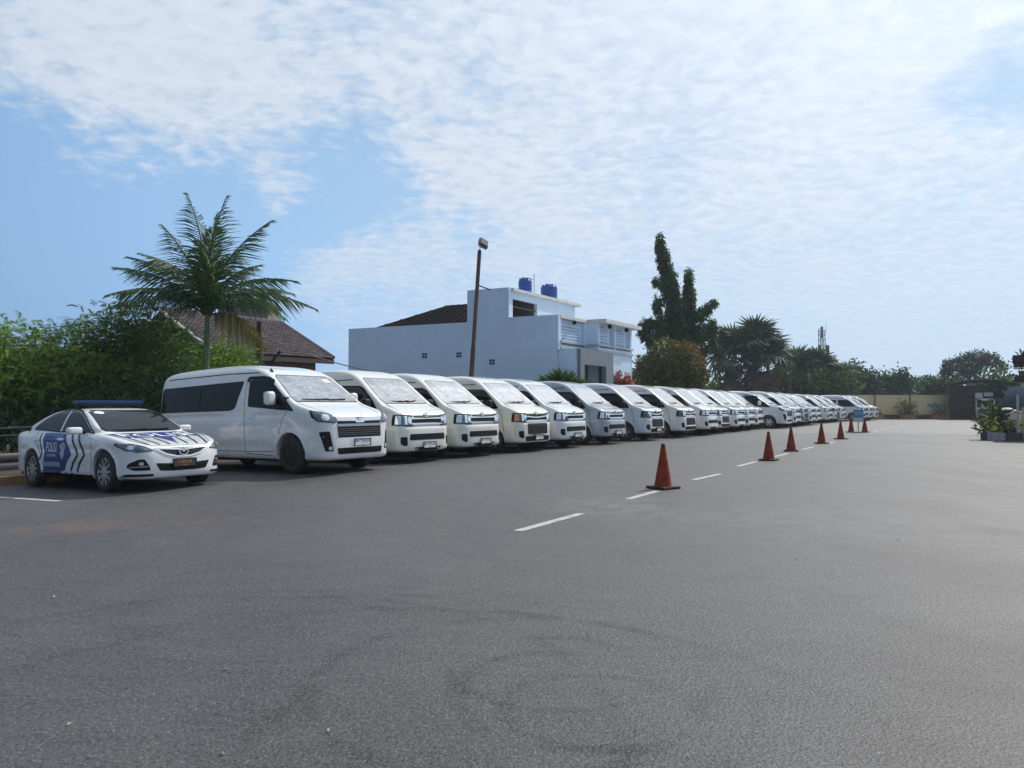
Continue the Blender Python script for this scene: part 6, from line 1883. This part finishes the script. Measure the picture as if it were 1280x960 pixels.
tree('far_tree', 'hazy bluish tree right of the middle above the beige wall', 'tree', gp(1155, 105), [blobpx(1150, 482, 105, 14, 8), blobpx(1165, 480, 105, 10, 8), blobpx(1140, 488, 105, 16, 8), blobpx(1160, 490, 105, 18, 8)], L_FARB, .3, group=FT, **FK)
tree('far_tree', 'dark low tree against the shed end of the beige wall', 'tree', gp(1176, 78), [blobpx(1172, 486, 78, 14, 8), blobpx(1186, 487, 78, 14, 8), blobpx(1160, 492, 78, 10, 5)], L_FARD, .25, group=FT, **FK)
big_b = [blobpx(px, py, 100, w, h) for (px, py, w, h) in ((1190, 457, 12, 7), (1184, 466, 9, 5), (1205, 451, 10, 6), (1222, 447, 13, 7), (1238, 450, 11, 7), (1250, 459, 8, 6), (1212, 462, 12, 7), (1228, 458, 7, 3), (1200, 471, 7, 3), (1218, 468, 6, 5), (1180, 470, 4, 2))]
tree('spreading_tree', 'large spreading tree with airy rounded crown behind the dark shed', 'tree', gp(1216, 100), big_b, L_FARD, .45, tuple(at(1216, 476, 100)), clump=6.0, per=8, size=.32, asp=.55, shell=.3, crad=.20)
tree('far_tree', 'bright green bush right of the shed roof', 'tree', gp(1248, 74), [blobpx(1246, 475, 74, 12, 7), blobpx(1236, 480, 74, 10, 5), blobpx(1256, 480, 74, 10, 7), blobpx(1250, 490, 74, 16, 8)], L_MIDFAR, .2, group=FT, **FK)
tree('far_tree', 'dark bush between the shed and the house at the right edge', 'tree', gp(1268, 66), [blobpx(1266, 490, 66, 14, 12), blobpx(1280, 498, 66, 16, 14)], L_FARD, .2, group=FT, **FK)
# a far wooded skyline that reads as one mass
sk = []
for k in range(70):
    px = -250 + k * 26 + rng.uniform(-8, 8)
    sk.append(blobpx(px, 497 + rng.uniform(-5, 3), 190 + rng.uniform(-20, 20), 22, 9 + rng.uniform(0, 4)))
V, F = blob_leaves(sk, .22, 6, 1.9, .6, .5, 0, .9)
tag(link('far_woods', raw_mesh('far_woods', V, F, L_FARB)), 'far wooded skyline behind everything', 'woods', kind='stuff')
# a few scraps of litter on the asphalt
LIT = mat('pale_scrap', (.30, .29, .27), rough=.8, var=.2, vscale=30)
for i, (px, py, s) in enumerate(((282, 838, .030), (86, 907, .022), (278, 944, .026), (304, 872, .024), (1123, 676, .035), (995, 700, .03), (410, 915, .022), (112, 948, .018), (345, 942, .016), (67, 747, .03))):
    p = G(px, py); s *= .45
    V = [(-s, -s * .4, .002), (s, -s * .5, .006), (s * .8, s * .5, .002), (-s * .7, s * .4, .010), (0, 0, .012)]
    o = link('litter_scrap', raw_mesh('litter_scrap', np.array(V), [[0, 1, 4], [1, 2, 4], [2, 3, 4], [3, 0, 4]], LIT), None, (p.x, p.y, .003), (0, 0, i * 1.3))
    tag(o, ('crumpled pale scrap at the inner end of the left-hand tyre arcs', 'small pale scrap near the left edge of the foreground', 'pale scrap low in the foreground between two tyre arcs', 'pale scrap just below the crumpled one on the left', 'lone pale scrap on the open asphalt to the right of the cones', 'pale scrap on the asphalt right of the nearest cone', 'pale scrap near the bottom edge, closest to the looped tyre marks', 'tiny pale scrap near the bottom left corner', 'tiny pale scrap at the bottom edge left of the looped tyre marks', 'pale scrap on the asphalt in front of the police car')[i], 'litter', 'scraps of litter on the asphalt')

# ------------------------------------------------------------------ the air: thin even haze round the whole scene
hm = bpy.data.materials.new('haze'); hm.use_nodes = True
ht = hm.node_tree
for n in list(ht.nodes): ht.nodes.remove(n)
ho = ht.nodes.new('ShaderNodeOutputMaterial'); hv = ht.nodes.new('ShaderNodeVolumePrincipled')
hv.inputs['Color'].default_value = (.80, .88, 1.0, 1); hv.inputs['Density'].default_value = .00055; hv.inputs['Anisotropy'].default_value = .25
ht.links.new(hv.outputs[0], ho.inputs['Volume'])
hb = MB(); hb.box((0, 0, 9.5), (1400, 1400, 24))
hz_o = hb.build('haze', hm); hz_o['kind'] = 'stuff'; hz_o['label'] = 'thin pale haze filling the air over the lot'
# print('TRIS', sum(len(m.loop_triangles) for m in bpy.data.meshes if (m.calc_loop_triangles() or True)))
